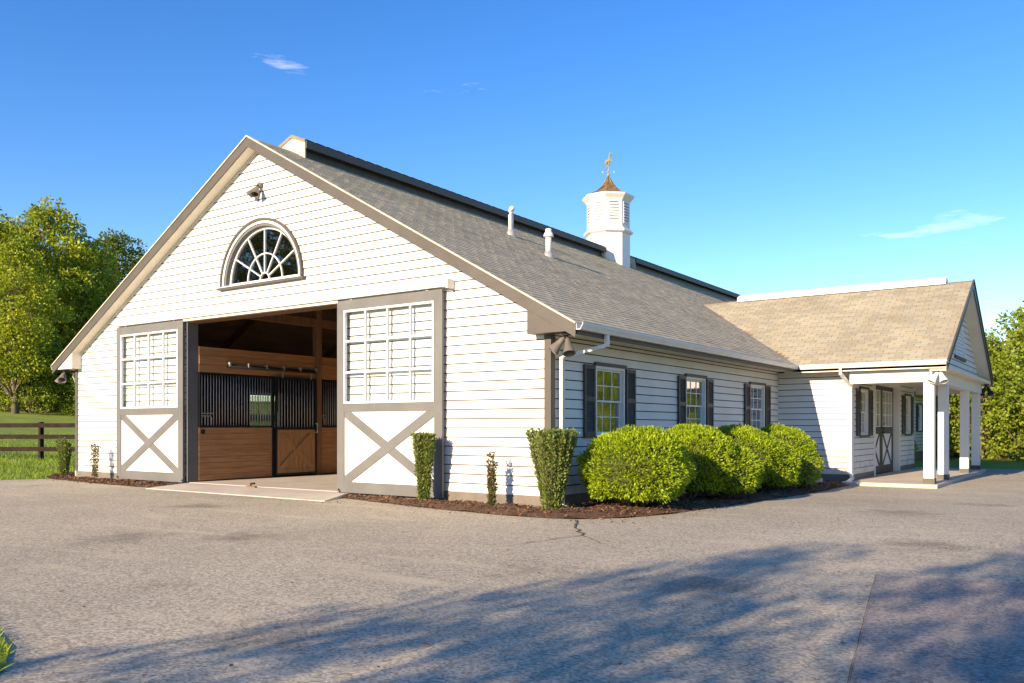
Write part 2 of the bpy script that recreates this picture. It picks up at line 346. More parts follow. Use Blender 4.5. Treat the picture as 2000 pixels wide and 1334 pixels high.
# mulch beds
bedR = [(-4.3, -.02), (-4.3, -.36), (-3.3, -.60), (-1.77, -.95), (-.6, -1.13), (.2, -1.2), (1.06, -1.07), (1.55, -.5), (1.85, .4), (2.05, 2.2), (2.1, 4.4), (2.1, 6.6), (2.0, 8.6), (1.92, 10.5), (1.84, 11.1), (.02, 11.1), (.02, -.02)]
bedL = [(-15.9, .9), (-15.6, .0), (-14.5, -.45), (-13, -.62), (-11.4, -.78), (-9.6, -.85), (-9.42, -.3), (-9.42, -.02), (-14.02, -.02), (-14.1, .9)]
def inpoly(x, y, P):
    c = False; n = len(P)
    for i in range(n):
        (x0, y0), (x1, y1) = P[i], P[i - 1]
        if (y0 > y) != (y1 > y) and x < (x1 - x0) * (y - y0) / (y1 - y0) + x0: c = not c
    return c
def edged(x, y, P):
    return min(math.hypot(x - max(min(a[0], b[0]), min(max(a[0], b[0]), x)) if False else 0, 0) if False else
               (Vector((x, y)) - (lambda A, B: A + (B - A) * max(0, min(1, (Vector((x, y)) - A).dot(B - A) / max(1e-6, (B - A).length_squared))))(Vector(a), Vector(b))).length
               for a, b in zip(P, P[1:] + P[:1]))
def bedz(P): return lambda x, y: pave(x, y) + .012 + .055 * ss(0, .25, edged(x, y, P)) + .012 * math.sin(x * 7 + y * 5)
CHIPQ = np.array([(0, 1, 2, 3)])
def chips(P, n, parent, name='bark_chips'):
    a = np.array(P); zf = bedz(P); VV = []; cnt = 0
    while cnt < n:
        x = random.uniform(a[:, 0].min(), a[:, 0].max()); y = random.uniform(a[:, 1].min(), a[:, 1].max())
        spill = random.random() < .04
        if spill: x += random.uniform(-.2, .2); y += random.uniform(-.25, .1)
        if not spill and not inpoly(x, y, P): continue
        if spill and (y > 0 and x < .1): continue
        z = zf(x, y) if inpoly(x, y, P) else pave(x, y) + .008
        l = random.uniform(.012, .045); w = random.uniform(.006, .016)
        q = Matrix.Rotation(random.uniform(0, 6.28), 3, 'Z') @ Matrix.Rotation(random.uniform(-.6, .6), 3, 'Y') @ Matrix.Rotation(random.uniform(-.6, .6), 3, 'X')
        c = Vector((x, y, z + .008))
        for p in ((-l, -w, 0), (l, -w * .6, 0), (l * .8, w, 0), (-l * .9, w * .8, .004)): VV.append(c + q @ Vector(p))
        cnt += 1
    Vn = np.array(VV); Fn = np.arange(len(Vn)).reshape(-1, 4)
    link(name, npmesh(name, Vn, Fn, M['chip']), parent=parent, kind='stuff')
br_ = sheet('mulch_bed', bedR, bedz(bedR), M['mulch'], cell=.3)
bl_ = sheet('mulch_bed', bedL, bedz(bedL), M['mulch'], cell=.3)
chips(bedR, 9000, br_); chips(bedL, 3500, bl_)

# ------------------------------------------------------------------ the barn
barn = thing('stable_barn', (XM, 18, 0), 'long white clapboard horse barn with grey shingle roof, arched gable window and columned side porch', 'barn')
Pg = lambda s, z, o: (s, -o, z)            # front gable, outward -Y
Ps = lambda s, z, o: (o, s, z)             # side wall, outward +X
Pw = lambda s, z, o: (s, YW - o, z)        # wing front
Pe = lambda s, z, o: (XE + o, s, z)        # wing end wall
XG = 3.72
Pp = lambda s, z, o: (XG + o, s, z)        # porch gable triangle
Pl = lambda s, z, o: (XL - o, -s, z)       # left wall
T = .2
FZ = .12; EXPO = .1545
def board(mb, sl0, sl1, sr0, sr1, z0, z1):
    a, b = .030, .004
    mb.add([(sl0, z0, 0), (sr0, z0, 0), (sr1, z1, 0), (sl1, z1, 0), (sl0, z0, a), (sr0, z0, a), (sr1, z1, b), (sl1, z1, b)],
           [(3, 2, 1, 0), (4, 5, 6, 7), (0, 1, 5, 4), (1, 2, 6, 5), (2, 3, 7, 6), (3, 0, 4, 7)])
def siding(part, P, z0, zmax, bounds, holes=(), joints=3.7, joined=None):
    """bounds(z) -> (left, right); holes: (zlo, zhi, function z -> (a, b)). one object per board, notched round the openings"""
    z = z0; k = 0; allmb = MB(P)
    prof = lambda q: .016 + (.003 - .016) * q
    while z < zmax - .02:
        t = min(z + EXPO, zmax); zb, zt = z + .0005, t - .017
        cut = sorted([zb, zt] + [e for h in holes for e in h[:2] if zb + .004 < e < zt - .004])
        for lo, hi in zip(cut, cut[1:]):
            L0, R0 = bounds(lo); L1, R1 = bounds(hi); segs = [(L0, L1, R0, R1)]
            for h in holes:
                if (lo + hi) / 2 < h[0] or (lo + hi) / 2 > h[1]: continue
                h0, h1 = h[2](max(lo, h[0])), h[2](min(hi, h[1])); ns = []
                for g_ in segs:
                    if max(h0[1], h1[1]) <= min(g_[0], g_[1]) or min(h0[0], h1[0]) >= max(g_[2], g_[3]): ns.append(g_); continue
                    if min(h0[0], h1[0]) > max(g_[0], g_[1]) + .01: ns.append((g_[0], g_[1], h0[0], h1[0]))
                    if max(h0[1], h1[1]) < min(g_[2], g_[3]) - .01: ns.append((h0[1], h1[1], g_[2], g_[3]))
                segs = ns
            for g_ in segs:
                if g_[2] - g_[0] < .03 and g_[3] - g_[1] < .03: continue
                if g_[3] < g_[1]: m_ = (g_[1] + g_[3]) / 2; g_ = (g_[0], m_, g_[2], m_)
                cuts = []
                if joints and g_[2] - g_[0] > joints * 1.25:
                    c = g_[0] + joints * (.35 + .6 * ((k * .618) % 1))
                    while c < min(g_[2], g_[3]) - .5:
                        if c > max(g_[0], g_[1]) + .3: cuts.append(c)
                        c += joints
                e = [(g_[0], g_[1])] + [(c, c) for c in cuts] + [(g_[2], g_[3])]
                for i in range(len(e) - 1):
                    l0, l1 = e[i]; r0, r1 = e[i + 1]
                    if i > 0: l0 += .0015; l1 += .0015
                    oa, ob = prof((lo - z) / EXPO), prof((hi - z) / EXPO)
                    vs = [(l0, lo, 0), (r0, lo, 0), (r1, hi, 0), (l1, hi, 0), (l0, lo, oa), (r0, lo, oa), (r1, hi, ob), (l1, hi, ob)]
                    fs = [(3, 2, 1, 0), (4, 5, 6, 7), (0, 1, 5, 4), (1, 2, 6, 5), (2, 3, 7, 6), (3, 0, 4, 7)]
                    if joined: allmb.add(vs, fs)
                    else: MB(P).add(vs, fs).build('siding_board', M['white'], part)
                k += 1
        z = t
    if joined: allmb.build('siding_boards', M['white'], part, kind='stuff')

# ---- front gable wall (opening x -9.4..-4.6, z<3.5; arch centre)
AX, AZ, AR = -6.93, 4.16, 1.27
OPL, OPR, OPT = -9.40, -4.60, 3.50
arc = [(AX + 1.15 * math.cos(t), AZ + 1.15 * math.sin(t)) for t in [math.pi * i / 24 for i in range(25)]]
mb = MB(Pg)
mb.prism([(XL, -.1), (OPL, -.1), (OPL, OPT), (OPL, roofz(OPL) - .16), (XL, roofz(XL) - .16)], -T, 0)
mb.prism([(OPR, -.1), (0, -.1), (0, roofz(0) - .16), (OPR, roofz(OPR) - .16)], -T, 0)
mb.prism([(OPL, OPT), (OPR, OPT), (OPR, AZ), (OPL, AZ)], -T, 0)
mb.prism([(OPR, AZ), (OPR, roofz(OPR) - .16), (XM, RZ - .16), (OPL, roofz(OPL) - .16), (OPL, AZ)] + arc[::-1], -T, 0)
gw = mb.build('gable_wall', M['sheath'], barn)
def archhole(z):
    d = max(0, (AR - .02) ** 2 - max(0, z - AZ) ** 2)
    return (AX - math.sqrt(d), AX + math.sqrt(d))
gb = lambda z: (max(XL + .0, XM - (RZ - .17 - z) / SL), min(-.0, XM + (RZ - .17 - z) / SL))
siding(gw, Pg, FZ, RZ - .2, lambda z: (max(gb(z)[0], XL + .10), min(gb(z)[1], -.10)), holes=((-1, OPT + .01, lambda z: (OPL, OPR)), (AZ - .06, AZ + AR - .021, archhole)), joints=4.6)
for a, b in ((XL - .012, OPL - .01), (OPR + .01, .012)):
    mb = MB(Pg); mb.box(a, b, -.22, FZ, -.05, .012); mb.build('foundation', M['found'], barn)
for a, b in ((XL - .024, XL + .10), (-.10, .024)):
    mb = MB(Pg); mb.box(a, b, FZ, 2.66, -.1, .028); mb.build('corner_board', M['taupe'], barn)
# jambs and header of the opening
mb = MB(); mb.box(OPL - .03, OPL + .014, -.03, .235, 0.0, OPT - .006); mb.build('door_jamb', M['doorgrey'], barn)
mb = MB(); mb.box(OPR - .014, OPR + .03, -.03, .235, 0.0, OPT - .006); mb.build('door_jamb', M['doorgrey'], barn)
mb = MB(); mb.box(OPL - .03, OPR + .03, -.033, .245, OPT - .005, OPT + .1); mb.build('door_header', M['post'], barn)
# track hood
mb = MB(Pg); mb.prism([(-12.12, 3.57), (-1.93, 3.57), (-1.93, 3.665), (-12.12, 3.665)], .0, .17); mb.build('track_hood', M['trimwhite'], barn, bevel=.012)
mb = MB(Pg); mb.box(-1.96, -1.915, 3.545, 3.70, .0, .19); mb.build('track_end_bracket', M['trimwhite'], barn)
mb = MB(Pg); mb.box(OPL, OPR, 3.515, 3.555, .03, .13); mb.build('track_rail', M['cream'], barn)

# ---- sliding doors
def sliding_door(x0, x1, lab):
    d0, d1, zt = .075, .125, 3.545; st = .18
    mb = MB(Pg)
    mb.box(x0, x0 + st, .0, zt, d0, d1); mb.box(x1 - st, x1, .0, zt, d0, d1)
    mb.box(x0 + st, x1 - st, 3.36, zt, d0, d1 - .001); mb.box(x0 + st, x1 - st, 1.49, 1.64, d0, d1 - .001); mb.box(x0 + st, x1 - st, .0, .20, d0, d1 - .001)
    d = mb.build('sliding_door', M['doorgrey'], barn, label=lab)
    mb = MB(Pg); mb.box(x0 + st, x1 - st, .20, 1.49, d0 + .012, d0 + .03); mb.build('lower_panel', M['trimwhite'], d)
    a0, a1, b0, b1 = x0 + st, x1 - st, .20, 1.49; w = .085
    dx, dz = a1 - a0, b1 - b0; ln = math.hypot(dx, dz); ux, uz = dx / ln, dz / ln
    for sgn in (1, -1):
        # brace clipped to the panel rectangle
        p = [(a0, b0), (a0 + w / uz, b0), (a1, b1 - w / ux), (a1, b1), (a1 - w / uz, b1), (a0, b0 + w / ux)]
        if sgn < 0: p = [(a0 + a1 - x, z) for x, z in p][::-1]
        mb = MB(Pg); mb.prism(p, d0 + .030, d1 - (.004 if sgn > 0 else .008)); mb.build('cross_brace', M['doorgrey'], d)
    gx0, gx1, gz0, gz1 = x0 + st, x1 - st, 1.64, 3.36
    mb = MB(Pg)
    for a, b, c, e in ((gx0, gx1, gz0, gz0 + .035), (gx0, gx1, gz1 - .035, gz1), (gx0, gx0 + .035, gz0 + .035, gz1 - .035), (gx1 - .035, gx1, gz0 + .035, gz1 - .035)): mb.box(a, b, c, e, d0 + .005, d1 + .012)
    mb.build('window_frame', M['trimwhite'], d)
    cw, ch = (gx1 - gx0) / 4, (gz1 - gz0) / 3
    for i in (1, 2, 3):
        mb = MB(Pg); mb.box(gx0 + cw * i - .017, gx0 + cw * i + .017, gz0 + .035, gz1 - .035, d0 + .012, d1 + .004); mb.build('muntin', M['trimwhite'], d)
    for j in (1, 2):
        mb = MB(Pg); mb.box(gx0 + .035, gx1 - .035, gz0 + ch * j - .017, gz0 + ch * j + .017, d0 + .014, d1 + .007); mb.build('muntin', M['trimwhite'], d)
    for i in range(4):
        for j in range(3):
            mb = MB(Pg); mb.box(gx0 + cw * i + .018, gx0 + cw * (i + 1) - .018, gz0 + ch * j + .018, gz0 + ch * (j + 1) - .018, d0 + .022, d0 + .027); mb.build('pane', M['clearglass'], d)
    mb = MB(Pg)
    for xx in (x0 + .35, x1 - .35): mb.box(xx - .03, xx + .03, zt, 3.575, d0 + .01, d1 - .01)
    mb.build('hanger', M['steel'], d)
    mb = MB()
    for xx in (x0 + .04, x1 - .02): mb.tube([(xx, -.128, .06), (xx + .03, -.16, .05), (xx + .05, -.15, .015), (xx + .02, -.13, .01)], .011, 6)
    mb.build('hold_hook', M['black'], d)
    return d
sliding_door(-12.03, -9.42, 'sliding barn door on the pasture side, grey framed, gridded window above white crossbuck panel')
sliding_door(-4.62, -2.09, 'sliding barn door behind the slim clipped holly, grey framed, gridded window above white crossbuck panel')

# ---- fan window
def ring(P, cx, cz, r0, r1, o0, o1, a0=0, a1=math.pi, n=28):
    mb = MB(P); vs = []; fs = []
    for i in range(n + 1):
        t = a0 + (a1 - a0) * i / n; c, s_ = math.cos(t), math.sin(t)
        vs += [(cx + r0 * c, cz + r0 * s_, o0), (cx + r1 * c, cz + r1 * s_, o0), (cx + r1 * c, cz + r1 * s_, o1), (cx + r0 * c, cz + r0 * s_, o1)]
    for i in range(n):
        for k in range(4): fs.append((4 * i + k, 4 * i + (k + 1) % 4, 4 * i + 4 + (k + 1) % 4, 4 * i + 4 + k))
    fs += [(0, 1, 2, 3), (4 * n + 3, 4 * n + 2, 4 * n + 1, 4 * n)]
    return mb.add(vs, fs)
fw = ring(Pg, AX, AZ, 1.17, 1.225, -.13, .05).build('arched_window', M['trimwhite'], barn, label='half-round fan window in the gable')
ring(Pg, AX, AZ, 1.225, 1.275, -.02, .075).build('casing', M['taupe'], fw)
ring(Pg, AX, AZ, 1.12, 1.17, -.13, .028).build('inner_casing', M['doorgrey'], fw)
ring(Pg, AX, AZ, 1.07, 1.12, -.125, -.06).build('sash', M['trimwhite'], fw)
mb = MB(Pg); mb.box(AX - 1.33, AX + 1.33, AZ - .075, AZ - .03, -.02, .10); mb.build('sill', M['taupe'], fw)
mb = MB(Pg); mb.box(AX - 1.22, AX + 1.22, AZ - .03, AZ + .0, -.05, .06); mb.build('stool', M['trimwhite'], fw)
mb = MB(Pg); mb.box(AX - 1.128, AX + 1.128, AZ - .03, AZ + .055, -.12, -.055); mb.build('bottom_rail', M['trimwhite'], fw)
ring(Pg, AX, AZ + .05, .13, .152, -.115, -.065, n=12).build('hub_muntin', M['trimwhite'], fw)
ring(Pg, AX, AZ + .05, .523, .546, -.115, -.067, n=20).build('arc_muntin', M['trimwhite'], fw)
def spoke(a):
    c, s_ = math.cos(a), math.sin(a); w = .011; mb = MB(Pg)
    mb.prism([(AX + .14 * c + w * s_, AZ + .05 + .14 * s_ - w * c), (AX + 1.08 * c + w * s_, AZ + .03 + 1.08 * s_ - w * c), (AX + 1.08 * c - w * s_, AZ + .03 + 1.08 * s_ + w * c), (AX + .14 * c - w * s_, AZ + .05 + .14 * s_ + w * c)], -.113, -.064)
    mb.build('muntin', M['trimwhite'], fw)
for a in (30, 60, 90, 120, 150): spoke(R(a))
ed = [0, 30, 60, 90, 120, 150, 180]
for i in range(6):
    for r0, r1 in ((.15, .525), (.545, 1.06)):
        n = 5; a0, a1 = R(ed[i] + .8), R(ed[i + 1] - .8)
        pts = [(AX + r0 * math.cos(a0 + (a1 - a0) * k / n), AZ + .05 + r0 * math.sin(a0 + (a1 - a0) * k / n)) for k in range(n + 1)] + \
              [(AX + r1 * math.cos(a1 + (a0 - a1) * k / n), AZ + .035 + r1 * math.sin(a1 + (a0 - a1) * k / n)) for k in range(n + 1)]
        mb = MB(Pg); mb.prism(pts, -.094, -.088); mb.build('pane', M['glass'], fw)

# ---- double-hung window with shutters
def hung(part_parent, P, s0, s1, z0, z1, shut=.36, curtain=True, head=True, rows=2, sw=None):
    c = .045
    mb = MB(P)
    mb.box(s0, s0 + c, z0, z1, -.10, .035); mb.box(s1 - c, s1, z0, z1, -.10, .035); mb.box(s0 + c, s1 - c, z1 - c, z1, -.10, .034); mb.box(s0 + c, s1 - c, z0, z0 + c, -.10, .034)
    w = mb.build('window', M['trimwhite'], part_parent)
    if head:
        mb = MB(P); mb.box(s0 - .03, s1 + .03, z1 + .002, z1 + .06, 0, .06); mb.build('head_trim', M['taupe'], w)
    mb = MB(P); mb.box(s0 - .03, s1 + .03, z0 - .045, z0 - .002, 0, .075); mb.build('sill', M['taupe'], w)
    a0, a1 = s0 + c, s1 - c; zm = (z0 + z1) / 2
    for lo, hi, off in ((z0 + c, zm + .02, -.055), (zm - .015, z1 - c, -.03)):
        f = .035; mb = MB(P)
        mb.box(a0, a0 + f, lo, hi, off - .02, off + .012); mb.box(a1 - f, a1, lo, hi, off - .02, off + .012)
        mb.box(a0 + f, a1 - f, lo, lo + f, off - .02, off + .012); mb.box(a0 + f, a1 - f, hi - f, hi, off - .02, off + .012)
        mb.build('sash', M['trimwhite'], w)
        b0, b1, l0, h0 = a0 + f, a1 - f, lo + f, hi - f
        mb = MB(P); cw = (b1 - b0) / 3; ch = (h0 - l0) / rows
        for i in (1, 2): mb.box(b0 + cw * i - .009, b0 + cw * i + .009, l0, h0, off - .012, off + .008)
        for j in range(1, rows): mb.box(b0, b1, l0 + ch * j - .009, l0 + ch * j + .009, off - .011, off + .007)
        mb.build('muntins', M['trimwhite'], w)
        for i in range(3):
            for j in range(rows):
                mb = MB(P); mb.box(b0 + cw * i + .009, b0 + cw * (i + 1) - .009, l0 + ch * j + .009, l0 + ch * (j + 1) - .009, off - .006, off - .002); mb.build('pane', M['glass'], w)
    if curtain:
        mb = MB(P); n = 10; e0, e1 = s1 - .36, s1 - .06
        top = [(e0 + (e1 - e0) * i / n, .02 * math.sin(i * 1.7)) for i in range(n + 1)]
        for i in range(n):
            (sa, oa), (sb, ob) = top[i], top[i + 1]
            mb.add([(sa, z0, oa - .2), (sb, z0, ob - .2), (sb, z1, ob - .2), (sa, z1, oa - .2), (sa, z0, oa - .215), (sb, z0, ob - .215), (sb, z1, ob - .215), (sa, z1, oa - .215)],
                   [(0, 1, 2, 3), (7, 6, 5, 4), (0, 4, 5, 1), (3, 2, 6, 7), (0, 3, 7, 4), (1, 5, 6, 2)])
        mb.build('curtain', M['curtain'], w)
    for (a, b) in ((s0 - .035 - shut, s0 - .035), (s1 + .035, s1 + .035 + (sw or shut))):
        mb = MB(P); f = .05; za, zb = z0 - .02, z1 - .0; zc = za + (zb - za) * .53
        mb.box(a, a + f, za, zb, .022, .058); mb.box(b - f, b, za, zb, .022, .058)
        for p, q in ((za, za + .10), (zc - .04, zc + .04), (zb - .07, zb)): mb.box(a + f, b - f, p, q, .022, .057)
        s = mb.build('shutter', M['shutter'], part_parent)
        mb = MB(P)
        for p, q in ((za + .10, zc - .04), (zc + .04, zb - .07)):
            n = int((q - p) / .034)
            for k in range(n):
                z = p + (q - p) * k / n
                mb.add([(a + f, z, .048), (b - f, z, .048), (b - f, z + .034, .028), (a + f, z + .034, .028), (a + f, z + .006, .052), (b - f, z + .006, .052), (b - f, z + .04, .032), (a + f, z + .04, .032)],
                       [(3, 2, 1, 0), (4, 5, 6, 7), (0, 1, 5, 4), (2, 3, 7, 6)])
        mb.build('louvers', M['shutter'], s, kind='stuff')
    return w
# ---- side wall
wins = [(1.37, 2.43), (5.13, 6.17), (8.95, 10.0)]
far_wins = [(24.2, 25.24), (28.0, 29.04), (30.9, 31.94)]
def wallbox(P, s0, s1, z0, z1, ops, th=T):
    mb = MB(P); s = s0
    for a, b, c, d in ops:
        mb.box(s, a, z0, z1, -th, 0); mb.box(a, b, z0, c, -th, 0); mb.box(a, b, d, z1, -th, 0); s = b
    mb.box(s, s1, z0, z1, -th, 0); return mb
WZ0, WZ1 = 1.05, 2.25
sw_ = wallbox(Ps, T, YB, -.22, 2.72, [(a, b, WZ0, WZ1) for a, b in wins + far_wins]).build('side_wall', M['sheath'], barn)
hole = lambda a, b: (WZ0 - .03, WZ1 + .03, lambda z: (a + .01, b - .01))
siding(sw_, Ps, FZ, 2.66, lambda z: (.10, YW - .0), holes=[hole(a, b) for a, b in wins], joints=0)
siding(sw_, Ps, FZ, 2.66, lambda z: (19.4, YB), holes=[hole(a, b) for a, b in far_wins], joints=0, joined=True)
mb = MB(Ps); mb.box(.0, .10, FZ, 2.66, -.1, .028); mb.build('corner_board', M['taupe'], barn)
for a, b in ((.012, YW), (19.4, YB)):
    mb = MB(Ps); mb.box(a, b, -.35, FZ, -.05, .012); mb.build('foundation', M['found'], barn)
for a, b in wins + far_wins: hung(barn, Ps, a, b, WZ0, WZ1)
# ---- left wall (with the stall window that shows through the bars) and far gable
lw = wallbox(Pl, -YB, -T, -.2, 2.72, [(-6.35, -5.1, 1.15, 2.25)]).build('side_wall', M['sheath'], barn)
siding(lw, Pl, FZ, 2.66, lambda z: (-YB, -.1), holes=[(1.12, 2.28, lambda z: (-6.34, -5.11))], joints=0, joined=True)
hung(barn, Pl, -6.35, -5.1, 1.15, 2.25, curtain=False)
mb = MB(); mb.add([(XL, YB - .2, -.2), (0, YB - .2, -.2), (0, YB - .2, 2.7), (XM, YB - .2, RZ - .16), (XL, YB - .2, 2.7), (XL, YB, -.2), (0, YB, -.2), (0, YB, 2.7), (XM, YB, RZ - .16), (XL, YB, 2.7)],
                  [(0, 1, 2, 3, 4), (9, 8, 7, 6, 5), (0, 5, 6, 1), (1, 6, 7, 2), (2, 7, 8, 3), (3, 8, 9, 4), (4, 9, 5, 0)])
mb.build('rear_wall', M['white'], barn)

# ---- main roof: deck, rake, soffit, fascia, gutters
roof = MB()
for sg in (1, -1):
    xe = XM + sg * (7.03 + EAVE)
    p = [(XM, RZ), (xe, roofz(xe)), (xe, roofz(xe) - .10), (XM, RZ - .12)]
    vs = [(x, RAKE + .02, z) for x, z in p] + [(x, YB + .35, z) for x, z in p]
    roof.add(vs, [(0, 1, 2, 3), (7, 6, 5, 4), (0, 4, 5, 1), (1, 5, 6, 2), (2, 6, 7, 3), (3, 7, 4, 0)])
roof = roof.build('roof', M['deck'], barn)
def rake_prism(sg, t0, t1, y0, y1, mb, xa=None, xb=None):
    xe = XM + sg * (7.03 + EAVE) if xb is None else xb; x0 = XM if xa is None else xa
    poly = [(x0, roofz(x0) + t1), (xe, roofz(xe) + t1), (xe, roofz(xe) + t0), (x0, roofz(x0) + t0)]
    vs = [(x, y0, z) for x, z in poly] + [(x, y1, z) for x, z in poly]
    mb.add(vs, [(0, 1, 2, 3), (7, 6, 5, 4), (0, 4, 5, 1), (1, 5, 6, 2), (2, 6, 7, 3), (3, 7, 4, 0)])
for sg in (1, -1):
    mb = MB(); rake_prism(sg, -.215, .0, RAKE - .025, RAKE + .0, mb); mb.build('rake_board', M['taupe'], barn)
    mb = MB(); rake_prism(sg, -.012, .016, RAKE - .045, RAKE + .02, mb); mb.build('drip_edge', M['ventend'], barn)
    mb = MB(); rake_prism(sg, -.20, -.17, RAKE + .0, .0, mb, xb=XM + sg * 7.25); mb.build('rake_soffit', M['cream'], barn)
    mb = MB(); rake_prism(sg, -.25, -.2, -.03, .0, mb, xb=XM + sg * 6.9); mb.build('rake_frieze', M['cream'], barn)
    # boxed return at the eave
    a, b = XM + sg * 6.76, XM + sg * (7.03 + EAVE - .01)
    pts = [(a, 2.655), (b, 2.655), (b, roofz(b) - .12), (a, roofz(a) - .12)]
    if sg < 0: pts = pts[::-1]
    mb = MB(Pg); mb.prism(pts, .0, -RAKE - .004); mb.build('eave_return', M['taupe'] if sg > 0 else M['cream'], barn)
    xw, xe = (0, EAVE) if sg > 0 else (XL, XL - EAVE)
    mb = MB(); mb.box(min(xw, xe), max(xw, xe), .0, YB, 2.66, 2.685); mb.build('eave_soffit', M['cream'], barn)
    mb = MB(); mb.box(min(xe, xe - sg * .03), max(xe, xe - sg * .03), RAKE + .03, YB + .3, 2.60, 2.775); mb.build('fascia', M['taupe'], barn)
def gutter(parent, p, q, out, name='gutter'):
    """K-profile trough between two points, opening upward; out = outward unit vector"""
    p = Vector(p); q = Vector(q); o = Vector(out); u = Vector((0, 0, 1)); mb = MB()
    prof = [(0, .11), (0, 0), (.075, 0), (.09, .03), (.12, .075), (.12, .11), (.112, .11), (.11, .08), (.082, .035), (.07, .01), (.008, .01), (.008, .11)]
    vs = [p + o * a + u * b for a, b in prof] + [q + o * a + u * b for a, b in prof]; n = len(prof)
    fs = [tuple(range(n)), tuple(range(2 * n - 1, n - 1, -1))] + [(i, (i + 1) % n, n + (i + 1) % n, n + i) for i in range(n)]
    mb.add(vs, fs); return mb.build(name, M['gutter'], parent)
gutter(barn, (EAVE + .002, RAKE - .01, 2.665), (EAVE + .002, YW - .52, 2.665), (1, 0, 0))
gutter(barn, (EAVE + .002, 19.9, 2.665), (EAVE + .002, YB + .3, 2.665), (1, 0, 0))
gutter(barn, (XL - EAVE - .002, RAKE - .01, 2.665), (XL - EAVE - .002, YB + .3, 2.665), (-1, 0, 0))
def spout(pts, w=.075, h=.055):
    mb = MB()
    for i in range(len(pts) - 1):
        p, q = Vector(pts[i]), Vector(pts[i + 1]); d = (q - p).normalized()
        mb.bar(p - d * .012, q + d * .012, w, h, up=(1, 0, 0) if abs(d.z) > .9 else (0, 0, 1))
    return mb
spout([(.66, .62, 2.67), (.66, .62, 2.50), (.09, .20, 2.30), (.09, .20, -.02), (.22, .2, -.08)]).build('downspout', M['gutter'], barn)
spout([(XL - .66, .3, 2.67), (XL - .66, .3, 2.5), (XL - .07, .05, 2.3), (XL - .07, .05, .0)]).build('downspout', M['gutter'], barn)

# ---- shingles: nearest ones single, the rest one mesh
def shingles(parent, e0, along, up, nrm, length, slope_len, keep, m, singles=0, near=None, ex=.145, tw=.305, name='shingle'):
    e0 = Vector(e0); al = Vector(along); up = Vector(up); nr = Vector(nrm)
    rows = int(slope_len / ex); nT = int(length / tw) + 2; cand = []
    for r in range(rows):
        off = (r * .5 % 1) * tw + random.uniform(-.03, .03)
        for k in range(-1, nT):
            a = k * tw + off; b = a + tw - .010
            a = max(a, 0); b = min(b, length)
            if b - a < .03: continue
            c = e0 + al * (a + b) / 2 + up * ((r + .5) * ex)
            if keep and not keep(c): continue
            cand.append((r, a, b, c))
    if singles and near is not None:
        cand.sort(key=lambda t: (t[3] - near).length)
    def tab(mb, r, a, b, org=Vector((0, 0, 0))):
        j = random.uniform(0, .003); s0 = r * ex; s1 = min((r + 1) * ex + .02, slope_len)
        P = lambda s, t, h: e0 + al * s + up * t + nr * h - org
        d0 = random.uniform(-.006, .006)
        vs = [P(a, s0 + d0, .009 + j), P(b, s0 + d0, .009 + j), P(b, s1, .002), P(a, s1, .002), P(a, s0 + d0, .0), P(b, s0 + d0, .0), P(b, s1, .0), P(a, s1, .0)]
        mb.add(vs, [(0, 1, 2, 3), (4, 5, 1, 0), (5, 6, 2, 1), (7, 4, 0, 3)])
    for r, a, b, c in cand[:singles]:
        mb = MB(); tab(mb, r, a, b); o = link(name, mb.mesh(name, m, c), c, parent)
    mb = MB()
    for r, a, b, c in cand[singles:]: tab(mb, r, a, b)
    if mb.v: link(name + 's', mb.mesh(name + 's', m), (0, 0, 0), parent, 'stuff')
cs = 1 / math.hypot(1, SL); cw_ = 1 / math.hypot(1, WSL)
slen = (7.03 + EAVE) / cs; wlen = (15.25 - 10.58) / cw_
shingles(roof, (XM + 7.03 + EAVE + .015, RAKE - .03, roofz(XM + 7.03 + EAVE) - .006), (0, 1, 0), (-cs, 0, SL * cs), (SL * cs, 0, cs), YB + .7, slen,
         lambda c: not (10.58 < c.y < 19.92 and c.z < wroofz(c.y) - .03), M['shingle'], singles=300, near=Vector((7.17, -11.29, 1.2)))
# left slope: course strips
mb = MB()
for r in range(int(slen / .145)):
    x0 = XM - 7.03 - EAVE + r * .145 * cs; x1 = x0 + .15 * cs
    mb.add([(x0, RAKE - .03, roofz(x0) + .02), (x0, YB + .3, roofz(x0) + .02), (x1, YB + .3, roofz(x1) + .006), (x1, RAKE - .03, roofz(x1) + .006), (x0, RAKE - .03, roofz(x0)), (x0, YB + .3, roofz(x0))], [(3, 2, 1, 0), (0, 1, 5, 4)])
link('shingle_courses', mb.mesh('shingle_courses', M['shingle']), (0, 0, 0), roof, 'stuff')

